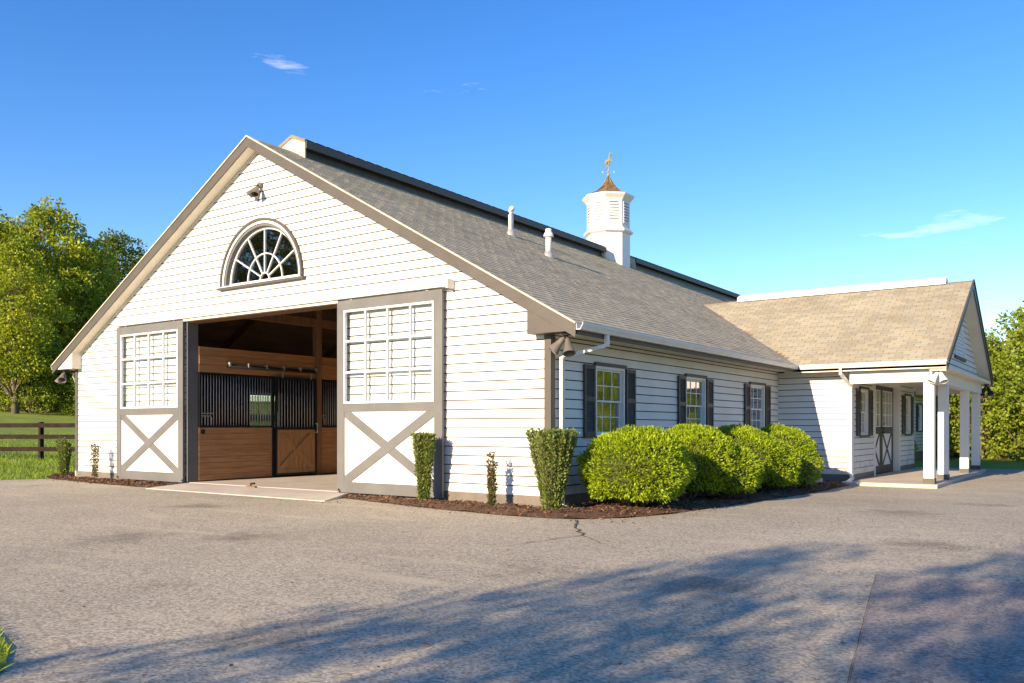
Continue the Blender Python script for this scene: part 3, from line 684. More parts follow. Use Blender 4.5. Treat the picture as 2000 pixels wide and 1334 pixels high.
# ---- ridge ventilators
def ridge_vent(y0, y1):
    mb = MB(); w, h0, h1 = .42, .16, .33
    p = [(XM - w, RZ + h0 - .05), (XM, RZ + h1 - .05), (XM + w, RZ + h0 - .05), (XM + w, RZ + h0 + .0), (XM, RZ + h1), (XM - w, RZ + h0)]
    vs = [(x, y0, z) for x, z in p] + [(x, y1, z) for x, z in p]
    mb.add(vs, [tuple(range(6)), tuple(range(11, 5, -1))] + [(i, (i + 1) % 6, 6 + (i + 1) % 6, 6 + i) for i in range(6)])
    v = mb.build('ridge_vent', M['ventcap'], barn)
    for sg in (-1, 1):
        mb = MB(); mb.box(XM + sg * .26 - .02, XM + sg * .26 + .02, y0 + .05, y1 - .05, RZ - .16, RZ + .20); mb.build('vent_side', M['darktrim'], v)
        mb = MB(); mb.box(XM + sg * w - .02 + sg * .012, XM + sg * w + .02 + sg * .012, y0 + .02, y1 - .02, RZ + h0 - .17, RZ + h0 - .015); mb.build('vent_drip', M['taupe'], v)
    for yy in (y0 + .02, y1 - .05):
        mb = MB(); q = [(XM - .40, RZ - .22), (XM + .40, RZ - .22), (XM + .40, RZ + .13), (XM, RZ + .27), (XM - .40, RZ + .13)]
        vs = [(x, yy, z) for x, z in q] + [(x, yy + .03, z) for x, z in q]
        mb.add(vs, [tuple(range(5)), tuple(range(9, 4, -1))] + [(i, (i + 1) % 5, 5 + (i + 1) % 5, 5 + i) for i in range(5)]); mb.build('vent_end', M['ventend'], v)
    # cap shingle courses
    mb = MB(); y = y0
    while y < y1:
        e = min(y + .3, y1)
        for sg in (-1, 1):
            mb.add([(XM, y, RZ + h1 + .018), (XM + sg * (w + .02), y, RZ + h0 + .012), (XM + sg * (w + .02), e, RZ + h0 + .003), (XM, e, RZ + h1 + .006), (XM, y, RZ + h1), (XM + sg * (w + .02), y, RZ + h0 - .004)], [(0, 1, 2, 3), (4, 5, 1, 0)])
        y = e
    o = link('cap_shingles', mb.mesh('cap_shingles', M['ventcap']), (0, 0, 0), v, 'stuff')
ridge_vent(.85, 13.85); ridge_vent(16.0, 33.5)

# ---- cross wing with porch
EWZ = 2.66
ops = [(11.87, 12.74), (13.62, 16.88), (17.76, 18.63)]
wf = MB(Pw); wf.box(0, XE, -.3, EWZ, -T, 0); wf = wf.build('wing_wall', M['sheath'], barn)
siding(wf, Pw, FZ - .1, EWZ - .02, lambda z: (.0, XE - .09), joints=0)
mb = MB(Pw); mb.box(.02, XE + .012, -.35, FZ - .1, -.05, .012); mb.build('foundation', M['found'], barn)
mb = MB(Pw); mb.box(XE - .09, XE + .024, FZ - .1, EWZ, -.12, .028); mb.build('corner_board', M['trimwhite'], barn)
we = MB(Pe); s = YW
DZ0, DZ1 = -.13, 2.42
for a, b, c, d in [(ops[0][0], ops[0][1], 1.0, 2.2), (ops[1][0], ops[1][1], DZ0, DZ1), (ops[2][0], ops[2][1], 1.0, 2.2)]:
    we.box(s + (.21 if s == YW else 0), a, -.3, EWZ, -T, 0)
    if c > 0: we.box(a, b, -.3, c, -T, 0)
    we.box(a, b, d, EWZ, -T, 0); s = b
we.box(s, 19.38, -.3, EWZ, -T, 0)
we = we.build('porch_wall', M['sheath'], barn)
siding(we, Pe, FZ - .1, EWZ - .05, lambda z: (YW + .12, 19.38), holes=[(.97, 2.23, lambda z: (ops[0][0] + .01, ops[0][1] - .01)), (-1, DZ1 + .095, lambda z: (ops[1][0] - .095, ops[1][1] + .095)), (.97, 2.23, lambda z: (ops[2][0] + .01, ops[2][1] - .01))], joints=0)
for a, b in ((YW + .02, ops[1][0] - .1), (ops[1][1] + .1, 19.38)):
    mb = MB(Pe); mb.box(a, b, -.3, FZ - .1, -.05, .014); mb.build('foundation', M['found'], barn)
hung(barn, Pe, ops[0][0], ops[0][1], 1.0, 2.2, shut=.34, sw=.44, curtain=False); hung(barn, Pe, ops[2][0], ops[2][1], 1.0, 2.2, shut=.44, sw=.36, curtain=False)
mb = MB(Pe); mb.box(ops[1][0] - .1, ops[1][0] + .012, DZ0, DZ1 + .1, -.21, .03); mb.box(ops[1][1] - .012, ops[1][1] + .1, DZ0, DZ1 + .1, -.21, .03); mb.box(ops[1][0] + .012, ops[1][1] - .012, DZ1 - .012, DZ1 + .1, -.21, .029)
mb.build('door_casing', M['trimwhite'], barn)
mid = (ops[1][0] + ops[1][1]) / 2
Pd = lambda s, z, o: (XE - .17 + o, s, z)
for s0, s1 in ((ops[1][0] + .014, mid - .004), (mid + .004, ops[1][1] - .014)):
    st = .15; mb = MB(Pd)
    mb.box(s0, s0 + st, DZ0 + .01, DZ1 - .014, -.04, .02); mb.box(s1 - st, s1, DZ0 + .01, DZ1 - .014, -.04, .02)
    for a, b in ((DZ0 + .01, .10), (1.02, 1.22), (2.28, DZ1 - .014)): mb.box(s0 + st, s1 - st, a, b, -.04, .019)
    d = mb.build('porch_door', M['shutter'], barn)
    mb = MB(Pd); mb.box(s0 + st, s1 - st, .10, 1.02, -.02, .0); mb.build('lower_panel', M['trimwhite'], d)
    for sg in (1, -1):
        a, b = (s0 + st, s1 - st) if sg > 0 else (s1 - st, s0 + st)
        wv = .12 * sg; mb = MB(Pd); p = [(a, .10), (a + wv, .10), (b, 1.02), (b - wv, 1.02)]
        mb.prism(p if sg > 0 else p[::-1], .0, .014 if sg > 0 else .018); mb.build('cross_brace', M['shutter'], d)
    g0, g1 = s0 + st, s1 - st; mb = MB(Pd)
    for a, b, c, e in ((g0, g1, 1.22, 1.25), (g0, g1, 2.25, 2.28), (g0, g0 + .03, 1.25, 2.25), (g1 - .03, g1, 1.25, 2.25)): mb.box(a, b, c, e, -.03, .022)
    mb.build('glazing_frame', M['trimwhite'], d)
    mb = MB(Pd)
    for i in (1, 2): x = g0 + (g1 - g0) * i / 3; mb.box(x - .012, x + .012, 1.25, 2.25, -.02, .018)
    for j in (1, 2): z = 1.22 + 1.06 * j / 3; mb.box(g0 + .03, g1 - .03, z - .012, z + .012, -.019, .017)
    mb.build('muntins', M['trimwhite'], d)
    for i in range(3):
        for j in range(3):
            x0 = g0 + (g1 - g0) * i / 3 + .013; z0 = 1.22 + 1.06 * j / 3 + .013
            mb = MB(Pd); mb.box(x0, x0 + (g1 - g0) / 3 - .026, z0, z0 + 1.06 / 3 - .026, -.01, -.005); mb.build('pane', M['glass'], d)
    mb = MB(Pd); hx = mid - .08 if s1 < mid else mid + .08
    mb.tube([Pd(hx, 1.05, .03), Pd(hx, 1.05, .07), Pd(hx, 1.2, .07), Pd(hx, 1.2, .03)], .012, 6) if False else None
    mb = MB(); mb.tube([Pd(hx, 1.04, .02), Pd(hx, 1.05, .07), Pd(hx, 1.19, .07), Pd(hx, 1.2, .02)], .014, 6); mb.build('door_handle', M['black'], d)
# wing interior blocker walls so that the glass looks into a dim room
mb = MB(); mb.box(-.9, -.8, YW + .3, 19.2, -.3, 2.6); mb.build('inner_partition', M['deck'], barn)
mb = MB(); mb.box(-.8, XE - .25, YW + .25, 19.3, -.28, -.14); mb.build('wing_floor', M['deck'], barn)
mb = MB(); mb.box(-.8, XE - .2, YW + .2, 19.38, 2.6, 2.65); mb.build('wing_ceiling', M['deck'], barn)
mb = MB(Pw); mb.box(0, XE, -.3, EWZ, -8.25, -8.1); mb.build('wing_rear_wall', M['white'], barn)
# wing roof
mb = MB(); X0w = -6.2
for sg in (-1, 1):
    ye = YWC + sg * 4.67
    p = [(YWC, WRZ), (ye, wroofz(ye)), (ye, wroofz(ye) - .10), (YWC, WRZ - .12)]
    # cut the deck where it meets the main slope
    def xm(z): return XM + (RZ - z) / SL - .25
    vs = [(xm(z), y, z) for y, z in p] + [(XP - .02, y, z) for y, z in p]
    mb.add(vs, [(0, 1, 2, 3), (7, 6, 5, 4), (0, 4, 5, 1), (1, 5, 6, 2), (2, 6, 7, 3), (3, 7, 4, 0)])
wroof = mb.build('wing_roof', M['deck'], barn)
shingles(wroof, (-7.0, 10.565, wroofz(10.58) - .006), (1, 0, 0), (0, cw_, WSL * cw_), (0, -WSL * cw_, cw_), XP + 7.0, wlen, lambda c: c.z > roofz(c.x) - .02, M['shingle_sunlit'])
mb = MB()
for r in range(int(wlen / .145)):
    y0 = 19.93 - r * .145 * cw_; y1 = y0 - .15 * cw_
    xs_ = XM + (RZ - wroofz(y0)) / SL
    mb.add([(xs_, y0, wroofz(y0) + .02), (XP, y0, wroofz(y0) + .02), (XP, y1, wroofz(y1) + .006), (xs_, y1, wroofz(y1) + .006)], [(0, 1, 2, 3)])
link('shingle_courses', mb.mesh('shingle_courses', M['shingle_sunlit']), (0, 0, 0), wroof, 'stuff')
# white ridge vent on the wing
mb = MB(); q = [(-.20, -.06), (-.17, .075), (0, .16), (.17, .075), (.20, -.06), (.15, -.05), (0, .03), (-.15, -.05)]
vs = [(-2.55, YWC + a, WRZ + b) for a, b in q] + [(3.42, YWC + a, WRZ + b) for a, b in q]
mb.add(vs, [tuple(range(8)), tuple(range(15, 7, -1))] + [(i, (i + 1) % 8, 8 + (i + 1) % 8, 8 + i) for i in range(8)]); mb.build('wing_ridge_vent', M['trimwhite'], barn)
# wing eaves, fascia, gutter
for sg in (-1, 1):
    yw = YW if sg < 0 else 19.38; ye = YWC + sg * 4.67
    mb = MB(); mb.box(EAVE + .0, XP - .05, min(yw, ye) + (.02 if sg < 0 else 0), max(yw, ye) - (0 if sg < 0 else .02), 2.66, 2.68); mb.build('eave_soffit', M['cream'], barn)
    mb = MB(); mb.box(.35, XP - .02, min(ye, ye - sg * .03), max(ye, ye - sg * .03), 2.58, 2.735); mb.build('fascia', M['taupe'] if sg > 0 else M['cream'], barn)
gutter(barn, (.75, 10.578, 2.655), (XP + .0, 10.578, 2.655), (0, -1, 0))
spout([(1.74, 10.52, 2.66), (1.74, 10.52, 2.52), (XE + .0, 11.05, 2.22), (XE + .0, 11.05, .02), (XE + .05, 10.98, -.06), (XE + .0, 10.75, -.15)]).build('downspout', M['gutter'], barn)
# rake of wing end
def wr(sg, t0, t1, x0, x1, mb, ya=YWC, yb=None):
    ye = YWC + sg * 4.67 if yb is None else yb
    poly = [(ya, wroofz(ya) + t1), (ye, wroofz(ye) + t1), (ye, wroofz(ye) + t0), (ya, wroofz(ya) + t0)]
    vs = [(x0, y, z) for y, z in poly] + [(x1, y, z) for y, z in poly]
    mb.add(vs, [(0, 1, 2, 3), (7, 6, 5, 4), (0, 4, 5, 1), (1, 5, 6, 2), (2, 6, 7, 3), (3, 7, 4, 0)])
for sg in (-1, 1):
    mb = MB(); wr(sg, -.22, .0, XP - .02, XP + .005, mb); mb.build('rake_board', M['darktrim'], barn)
    mb = MB(); wr(sg, -.01, .028, XP - .01, XP + .03, mb); mb.build('drip_edge', M['taupe'], barn)
    mb = MB(); wr(sg, -.19, -.165, XG, XP - .02, mb); mb.build('rake_soffit', M['cream'], barn)
    ye = YWC + sg * 4.66; a = YWC + sg * 3.9
    pts = [(a, 2.60), (ye, 2.60), (ye, wroofz(ye) - .1), (a, wroofz(a) - .18)]
mb = MB(Pp); mb.add([(10.9, 2.70, -.1), (19.6, 2.70, -.1), (YWC, WRZ - .13, -.1), (10.9, 2.70, 0), (19.6, 2.70, 0), (YWC, WRZ - .13, 0)], [(2, 1, 0), (3, 4, 5), (0, 1, 4, 3), (1, 2, 5, 4), (2, 0, 3, 5)])
pg = mb.build('porch_gable', M['sheath'], barn)
wb = lambda z: (YWC - (WRZ - .17 - z) / WSL, YWC + (WRZ - .17 - z) / WSL)
siding(pg, Pp, 2.72, WRZ - .2, wb, holes=[(3.10, 4.0, lambda z: (YWC - math.sqrt(max(.01, .86 ** 2 - max(0, z - 3.15) ** 2)), YWC + math.sqrt(max(.01, .86 ** 2 - max(0, z - 3.15) ** 2))))], joints=0)
# louvred gable vent (half-round)
lv = ring(Pp, YWC, 3.15, .78, .9, .0, .05, n=16).build('gable_vent', M['trimwhite'], barn)
mb = MB(Pp); mb.box(YWC - .95, YWC + .95, 3.07, 3.15, .0, .07); mb.build('sill', M['taupe'], lv)
mb = MB(Pp)
for k in range(8):
    z = 3.15 + k * .095; hw = math.sqrt(max(0, .8 ** 2 - (z - 3.15) ** 2))
    mb.add([(YWC - hw, z, .035), (YWC + hw, z, .035), (YWC + hw * .95, z + .1, .008), (YWC - hw * .95, z + .1, .008), (YWC - hw, z, .02), (YWC + hw, z, .02)], [(0, 1, 2, 3), (4, 5, 1, 0)])
mb.build('vent_slats', M['trimwhite'], lv, kind='stuff')
# pent ledge under the gable, beam, ceiling, columns
mb = MB(); mb.add([(XG, 10.6, 2.76), (XP - .03, 10.6, 2.66), (XP - .03, 10.6, 2.58), (XG, 10.6, 2.58), (XG, 19.9, 2.76), (XP - .03, 19.9, 2.66), (XP - .03, 19.9, 2.58), (XG, 19.9, 2.58)], [(0, 1, 2, 3), (7, 6, 5, 4), (0, 4, 5, 1), (1, 5, 6, 2), (2, 6, 7, 3), (3, 7, 4, 0)])
mb.build('gable_ledge', M['cream'], barn)
mb = MB(); mb.box(XE + .03, 3.80, 10.80, 10.84, 2.28, 2.655); mb.box(XE + .03, 3.80, 11.04, 11.08, 2.28, 2.655); mb.box(XE + .03, 3.8, 10.84, 11.04, 2.28, 2.30); mb.build('porch_beam', M['trimwhite'], barn)
mb = MB(); mb.box(3.53, 3.80, 11.08, 19.5, 2.28, 2.58); mb.build('porch_beam', M['trimwhite'], barn)
mb = MB(); mb.box(XE + .03, 3.80, 19.5, 19.75, 2.28, 2.655); mb.build('porch_beam', M['trimwhite'], barn)
mb = MB(); mb.box(XE, 3.53, 11.08, 19.5, 2.5, 2.53); mb.build('porch_ceiling', M['cream'], barn)
for y in (10.83, 12.88, 16.75, 19.3):
    mb = MB(); mb.box(3.545, 3.775, y, y + .23, -.0, 2.28); c_ = mb.build('porch_column', M['trimwhite'], barn, bevel=.006)
    mb = MB(); mb.box(3.533, 3.787, y - .012, y + .242, -.13, .0); mb.build('plinth', M['taupe'], c_)

# ------------------------------------------------------------------ interior: aisle, stall front
mb = MB(); mb.box(OPR + .02, OPR + .12, .21, 24, 0, 2.9); mb.build('aisle_wall', M['post'], barn)
mb = MB(); mb.box(XL + .2, -.2, 23.9, 24, 0, 5.5); mb.build('aisle_end_wall', M['deck'], barn)
for y in (3.62, 7.4, 11.2, 15): 
    mb = MB(); mb.box(-9.46, -9.30, y, y + .16, 0.0, roofz(-9.4) - .13); mb.build('timber_post', M['post'], barn)
    mb = MB(); mb.box(OPR + .13, OPR + .29, y, y + .16, 0.0, roofz(-4.4) - .13); mb.build('timber_post', M['post'], barn)
    mb = MB()
    for sg in (-1, 1): mb.bar((XM + sg * 6.9, y + .08, roofz(XM + sg * 6.9) - .22), (XM, y + .08, RZ - .24), .08, .2)
    mb.build('rafter', M['post'], barn)
for z in (3.75, 5.0):
    mb = MB(); mb.box(-9.45, -9.31, .25, 23.8, z, z + .2) ; mb.build('purlin', M['post'], barn) if z < 4 else None

Pi = lambda s, z, o: (-9.36 + o, s, z)      # stall fronts face the aisle (+X)
def stall_front(y0, yd0, yd1, y1, lab):
    t = thing('stall_front', (-9.36, (y0 + y1) / 2, 0), lab, 'stall front', None)
    def planks(a, b, z0, z1, h):
        z = z0
        while z < z1 - .02:
            e = min(z + h, z1); mb = MB(Pi); mb.box(a, b, z + .003, e - .002, -.045, random.uniform(-.003, .002)); mb.build('plank', M['wood'], t); z = e
    def grille(a, b, nb, parent, off=0, door=False):
        z0, z1 = 1.20, 2.42; f = .04
        mb = MB(Pi); mb.box(a, b, z0, z0 + f, -.035 + off, .012 + off); mb.box(a, b, z1 - f, z1, -.035 + off, .012 + off); mb.box(a, a + f, z0 + f, z1 - f, -.035 + off, .012 + off); mb.box(b - f, b, z0 + f, z1 - f, -.035 + off, .012 + off)
        mb.build('grille_frame', M['black'], parent)
        me = None
        for k in range(nb):
            s_ = a + f + (b - a - 2 * f) * (k + .5) / nb
            if me is None:
                mm = MB(); mm.tube([(0, 0, 0), (0, 0, z1 - z0 - 2 * f)], .0105, 8); me = mm.mesh('bar', M['steel'], smooth=True)
            link('bar', me, Pi(s_, z0 + f, -.012 + off), parent)
    for a, b in ((y0, yd0), (yd1, y1)):
        planks(a, b, .02, 1.2, .131)
        grille(a, b, int((b - a) / .078), t)
        mb = MB()   # feed opening
        a2 = a + .06
        mb.tube([Pi(a2, 1.52, .012), Pi(a2 + .30, 1.52, .012)], .012, 6); mb.tube([Pi(a2, 1.46, .012), Pi(a2 + .22, 1.46, .012), Pi(a2 + .25, 1.43, .012), Pi(a2 + .25, 1.26, .012)], .012, 6)
        for q in (.09, .16): mb.tube([Pi(a2 + q, 1.25, .012), Pi(a2 + q, 1.46, .012)], .009, 6)
        mb.build('feed_gate', M['steel'], t)
        mb = MB(Pi); mb.box(a + .03, a + .13, 1.06, 1.15, .002, .03); mb.build('latch_plate', M['black'], t)
    # header boards
    z = 2.43
    for h in (.17, .21, .19):
        mb = MB(Pi); mb.box(y0, y1, z + .003, z + h - .002, -.045, .0 + (.012 if h == .21 else 0)); mb.build('header_board', M['wood'], t); z += h
    # uprights either side of the door
    for a in (yd0 - .05, yd1 - .005):
        mb = MB(Pi); mb.box(a, a + .055, .0, 2.43, -.05, .022); mb.build('upright', M['black'] if a < yd1 - .1 else M['post'], t)
    # sliding stall door
    d0, d1 = yd0 + .01, yd1 - .01; o0 = .03
    mb = MB(Pi)
    mb.box(d0, d0 + .045, .04, 2.43, o0, o0 + .045); mb.box(d1 - .045, d1, .04, 2.43, o0, o0 + .045)
    mb.box(d0 + .045, d1 - .045, .04, .09, o0, o0 + .044); mb.box(d0 + .045, d1 - .045, 1.15, 1.2, o0, o0 + .044); mb.box(d0 + .045, d1 - .045, 2.36, 2.43, o0, o0 + .044)
    dr = mb.build('stall_door', M['black'], t)
    n = 9; w_ = (d1 - d0 - .09) / n
    for k in range(n):
        mb = MB(Pi); mb.box(d0 + .045 + w_ * k + .002, d0 + .045 + w_ * (k + 1) - .002, .09, 1.15, o0 + .006, o0 + .024); mb.build('door_board', M['woodv'], dr)
    a0, a1, b0, b1 = d0 + .05, d1 - .05, .095, 1.145
    for nm, p in (('rail', [(a0, b0), (a1, b0), (a1, b0 + .09), (a0, b0 + .09)]), ('rail', [(a0, b1 - .09), (a1, b1 - .09), (a1, b1), (a0, b1)]), ('stile', [(a0, b0 + .09), (a0 + .08, b0 + .09), (a0 + .08, b1 - .09), (a0, b1 - .09)]), ('stile', [(a1 - .08, b0 + .09), (a1, b0 + .09), (a1, b1 - .09), (a1 - .08, b1 - .09)])):
        mb = MB(Pi); mb.prism(p, o0 + .024, o0 + .040); mb.build(nm, M['woodv'], dr)
    c0, c1, e0, e1 = a0 + .08, a1 - .08, b0 + .09, b1 - .09
    for sg in (1, -1):
        p = [(c0, e0), (c0 + .09, e0), (c1, e1 - .09), (c1, e1), (c1 - .09, e1), (c0, e0 + .09)]
        if sg < 0: p = [(c0 + c1 - x, z) for x, z in p][::-1]
        mb = MB(Pi); mb.prism(p, o0 + .024, o0 + (.062 if sg > 0 else .052)); mb.build('cross_brace', M['woodv'], dr)
    me = None
    for k in range(13):
        s_ = d0 + .06 + (d1 - d0 - .12) * (k + .5) / 13
        if me is None:
            mm = MB(); mm.tube([(0, 0, 0), (0, 0, 1.16)], .0105, 8); me = mm.mesh('bar', M['steel'], smooth=True)
        link('bar', me, Pi(s_, 1.2, o0 + .022), dr)
    mb = MB(); mb.tube([Pi(d1 - .02, 1.08, o0 + .04), Pi(d1 - .02, 1.08, o0 + .10), Pi(d1 - .02, 1.30, o0 + .10), Pi(d1 - .02, 1.30, o0 + .04)], .014, 6); mb.build('door_handle', M['pvc'], dr)
    # door track with rollers
    mb = MB(); mb.tube([Pi(y0 + .72, 2.60, .06), Pi(yd1 + .02, 2.60, .06)], .042, 10); tr = mb.build('door_track', M['black'], t, smooth=True)
    for k in range(6):
        s_ = y0 + .75 + (yd1 - y0 - .78) * k / 5
        mb = MB(Pi); mb.box(s_ - .02, s_ + .02, 2.59, 2.69, .0, .108); mb.build('track_bracket', M['steel'], tr)
    for s_ in (d0 + .2, d1 - .18):
        mb = MB(Pi); mb.box(s_ - .02, s_ + .02, 2.40, 2.56, o0 + .046, o0 + .056); mb.build('roller_hanger', M['steel'], dr)
    return t
stall_front(.24, 2.30, 3.60, 7.3, 'brown plank stall front with vertical steel bars beside the open barn doorway')
# stall partitions and back
mb = MB(); mb.box(XL + .2, -9.47, 7.3, 7.36, 0, 2.4); mb.build('stall_partition', M['post'], barn)
mb = MB(); mb.box(XL + .2, -9.45, .22, 23.9, -.15, .01); mb.build('stall_floor', M['mulch'], barn)
# small iron stop on the threshold
t = thing('door_stop', (-7.1, -.12, -.005), 'small rusty iron door stop on the concrete threshold', 'door stop')
mb = MB(); mb.box(-7.24, -6.96, -.15, -.09, -.012, .012); mb.build('plate', M['post'], t)
mb = MB(); mb.tube([(-7.12, -.12, .01), (-7.12, -.12, .06), (-7.0, -.12, .07)], .02, 6); mb.build('stop_lug', M['black'], t)

# ------------------------------------------------------------------ cupola, weathervane, vent pipes
CY = 14.78
cup = thing('cupola', (XM, CY, RZ), 'white octagonal louvred cupola with flared copper roof on the barn ridge', 'cupola')
o8 = R(22.5); kf = 1 / math.cos(o8); A = .715 * kf
mb = MB(); mb.lathe((XM, CY, 0), [(A * .965, 6.35), (A * .965, 7.86)], 8, o8); mb.build('base', M['trimwhite'], cup)
mb = MB(); mb.lathe((XM, CY, 0), [(A * 1.0, 7.80), (A * 1.10, 7.84), (A * 1.10, 7.90), (A * .98, 8.00), (A * .96, 8.03)], 8, o8); mb.build('base_moulding', M['trimwhite'], cup)
mb = MB(); mb.lathe((XM, CY, 0), [(A * .955, 8.0), (A * .955, 9.0)], 8, o8); bd = mb.build('body', M['trimwhite'], cup)
mb = MB(); mb.lathe((XM, CY, 0), [(A * .97, 8.90), (A * 1.02, 8.96), (A * 1.16, 9.07), (A * 1.17, 9.12), (A * .9, 9.13)], 8, o8); mb.build('cornice', M['trimwhite'], cup)
for k in range(8):
    th = k * math.pi / 4; nrm = Vector((math.cos(th), math.sin(th), 0)); tan = Vector((-math.sin(th), math.cos(th), 0))
    Pk = lambda s_, z, o, nrm=nrm, tan=tan: tuple(Vector((XM, CY, 0)) + nrm * (.683 + o) + tan * s_ + Vector((0, 0, z)))
    mb = MB(Pk); hw = .17
    fr = [(-hw - .03, 8.12, -hw, 8.86), (hw, 8.12, hw + .03, 8.86)]
    for a, b, c, d in fr: mb.box(a, c, b, d, -.02, .018)
    mb.box(-hw, hw, 8.12, 8.15, -.02, .017); mb.box(-hw, hw, 8.83, 8.86, -.02, .017)
    lf = mb.build('louver_frame', M['trimwhite'], cup)
    mb = MB(Pk); mb.box(-hw, hw, 8.15, 8.83, -.018, .001); mb.build('louver_shade_panel', M['darktrim'], lf)  # added dark panel stands in for shade behind the slats
    for j in range(7):
        z = 8.16 + j * .095
        mb = MB(Pk); mb.add([(-hw, z, .03), (hw, z, .03), (hw, z + .068, .010), (-hw, z + .068, .010), (-hw, z - .008, .022), (hw, z - .008, .022), (hw, z + .06, .003), (-hw, z + .06, .003)],
                            [(0, 1, 2, 3), (7, 6, 5, 4), (0, 4, 5, 1), (1, 5, 6, 2), (2, 6, 7, 3), (3, 7, 4, 0)]); mb.build('louver', M['trimwhite'], lf)
mb = MB(); mb.lathe((XM, CY, 0), [(A * 1.14, 9.125), (A * .86, 9.20), (A * .60, 9.31), (A * .38, 9.46), (A * .20, 9.63), (A * .075, 9.80), (.02, 9.86)], 8, o8); cr_ = mb.build('copper_roof', M['copper'], cup)
for k in range(8):
    th = o8 + k * math.pi / 4
    mb = MB(); mb.tube([(XM + r * math.cos(th), CY + r * math.sin(th), z) for r, z in ((A * 1.14, 9.13), (A * .86, 9.205), (A * .60, 9.315), (A * .38, 9.465), (A * .2, 9.635), (A * .075, 9.805))], .012, 5); mb.build('seam', M['copper'], cr_)
# weathervane
nv0 = len(bpy.data.objects)
wv = MB(); wv.tube([(XM, CY, 9.82), (XM, CY, 10.42)], .014, 6); wv = wv.build('weathervane', M['verdigris'], cup)
mb = MB(); mb.lathe((XM, CY, 9.86), [(.01, -.02), (.06, .02), (.085, .07), (.06, .12), (.02, .16)], 10); mb.lathe((XM, CY, 10.07), [(.01, 0), (.04, .02), (.045, .05), (.01, .09)], 10); mb.build('globe', M['verdigris'], wv)
for i, ang in enumerate((R(30), R(120))):
    c, s_ = math.cos(ang), math.sin(ang)
    mb = MB(); mb.tube([(XM - .27 * c, CY - .27 * s_, 10.09), (XM + .27 * c, CY + .27 * s_, 10.09)], .008, 5)
    for sg in (-1, 1):
        mb.bar((XM + sg * .27 * c, CY + sg * .27 * s_, 10.045), (XM + sg * .27 * c, CY + sg * .27 * s_, 10.135), .012, .06, up=(c, s_, 0))
    mb.build('direction_arm', M['verdigris'], wv)
va = R(-40); vc, vs_ = math.cos(va), math.sin(va)
Pv = lambda s_, z, o: (XM + s_ * vc - o * vs_, CY + s_ * vs_ + o * vc, z)
mb = MB(Pv); mb.prism([(-.42, 10.27), (.42, 10.45), (.42, 10.48), (-.42, 10.30)], -.012, .012)
horse = [(-.38, 10.62), (-.34, 10.72), (-.26, 10.74), (-.1, 10.70), (.06, 10.71), (.14, 10.78), (.20, 10.90), (.25, 10.96), (.29, 10.93), (.40, 10.86), (.39, 10.81), (.29, 10.82), (.25, 10.74), (.22, 10.63), (.34, 10.60), (.36, 10.50), (.31, 10.50), (.29, 10.56), (.16, 10.56), (.12, 10.42), (.07, 10.41), (.09, 10.57), (-.12, 10.58), (-.2, 10.50), (-.18, 10.38), (-.23, 10.38), (-.27, 10.50), (-.25, 10.60), (-.31, 10.63), (-.36, 10.52), (-.41, 10.50)]
mb.prism(horse, -.035, .035); mb.build('horse_figure', M['verdigris'], wv)

for o in [wv] + list(wv.children):
    pass
wv.scale = (.72, .72, .72)

def pipe(x, y, h, kind, lab):
    z = roofz(x); t = thing('vent_pipe', (x, y, z), lab, 'vent pipe')
    mb = MB(); mb.lathe((x, y, 0), [(.13, z - .10), (.125, z + .03), (.085, z + .12), (.075, z + .13)], 16); mb.build('flashing', M['steel'], t)
    if kind == 'elbow':
        mb = MB(); mb.tube([(x, y, z), (x, y, z + h - .10), (x + .01, y - .015, z + h - .03), (x + .05, y - .05, z + h + .02), (x + .10, y - .10, z + h + .02), (x + .13, y - .13, z + h)], .065, 14); mb.build('pipe', M['pvc'], t, smooth=True)
    else:
        mb = MB(); mb.tube([(x, y, z), (x, y, z + h - .12)], .072, 14); mb.build('pipe', M['pvc'], t, smooth=True)
        mb = MB(); mb.lathe((x, y, z + h - .2), [(.075, 0), (.125, .02), (.12, .06), (.09, .12), (.075, .13), (.075, .20), (.05, .215)], 16); mb.build('rain_cap', M['pvc'], t)
pipe(-5.3, 6.47, .62, 'elbow', 'white vent pipe with elbow top standing on the grey shingle roof')
pipe(-3.97, 6.16, .66, 'cap', 'white vent pipe with conical rain cap on the grey shingle roof')

# ------------------------------------------------------------------ twin flood lamps
def flood(loc, d1, d2, lab, base='soffit', wall=(0, -1, 0), m='bronze', size=1.0):
    p = Vector(loc); t = thing('flood_light', p, lab, 'outdoor light', 'twin flood lights on the barn')
    mb = MB()
    if base == 'soffit': mb.lathe(p, [(.07 * size, -.045), (.075 * size, .0)], 14)
    else: mb.lathe(p, [(.075 * size, -.0), (.07 * size, .05)], 14, axis=wall)
    mb.build('mounting_box', M['black'] if base == 'soffit' else M[m], t)
    for d in (d1, d2):
        d = Vector(d).normalized(); st = p + Vector((0, 0, -.03)) if base == 'soffit' else p + Vector(wall) * .05
        q = st + d * .07 * size
        mb = MB(); mb.tube([st, q], .018, 8); k = mb.build('knuckle', M['black'], t)
        mb = MB(); mb.lathe(q, [(.028 * size, 0), (.04 * size, .03 * size), (.055 * size, .12 * size), (.095 * size, .25 * size), (.10 * size, .27 * size), (.088 * size, .27 * size), (.05 * size, .14 * size), (.02 * size, .1 * size)], 18, axis=d)
        mb.build('lamp_shade', M[m], t, smooth=False)
    return t
flood((-6.93, -.03, 6.10), (-.55, -.45, -.8), (.25, -.5, -.85), 'twin taupe flood light high on the gable above the arched window', base='wall', size=.85)
flood((.36, -.10, 2.655), (-.55, -.35, -.75), (.30, -.30, -.9), 'twin flood light under the eave at the near corner beside the downspout')
flood((-14.40, -.10, 2.655), (-.4, -.3, -.85), (.5, -.5, -.75), 'twin flood light under the eave by the pasture')
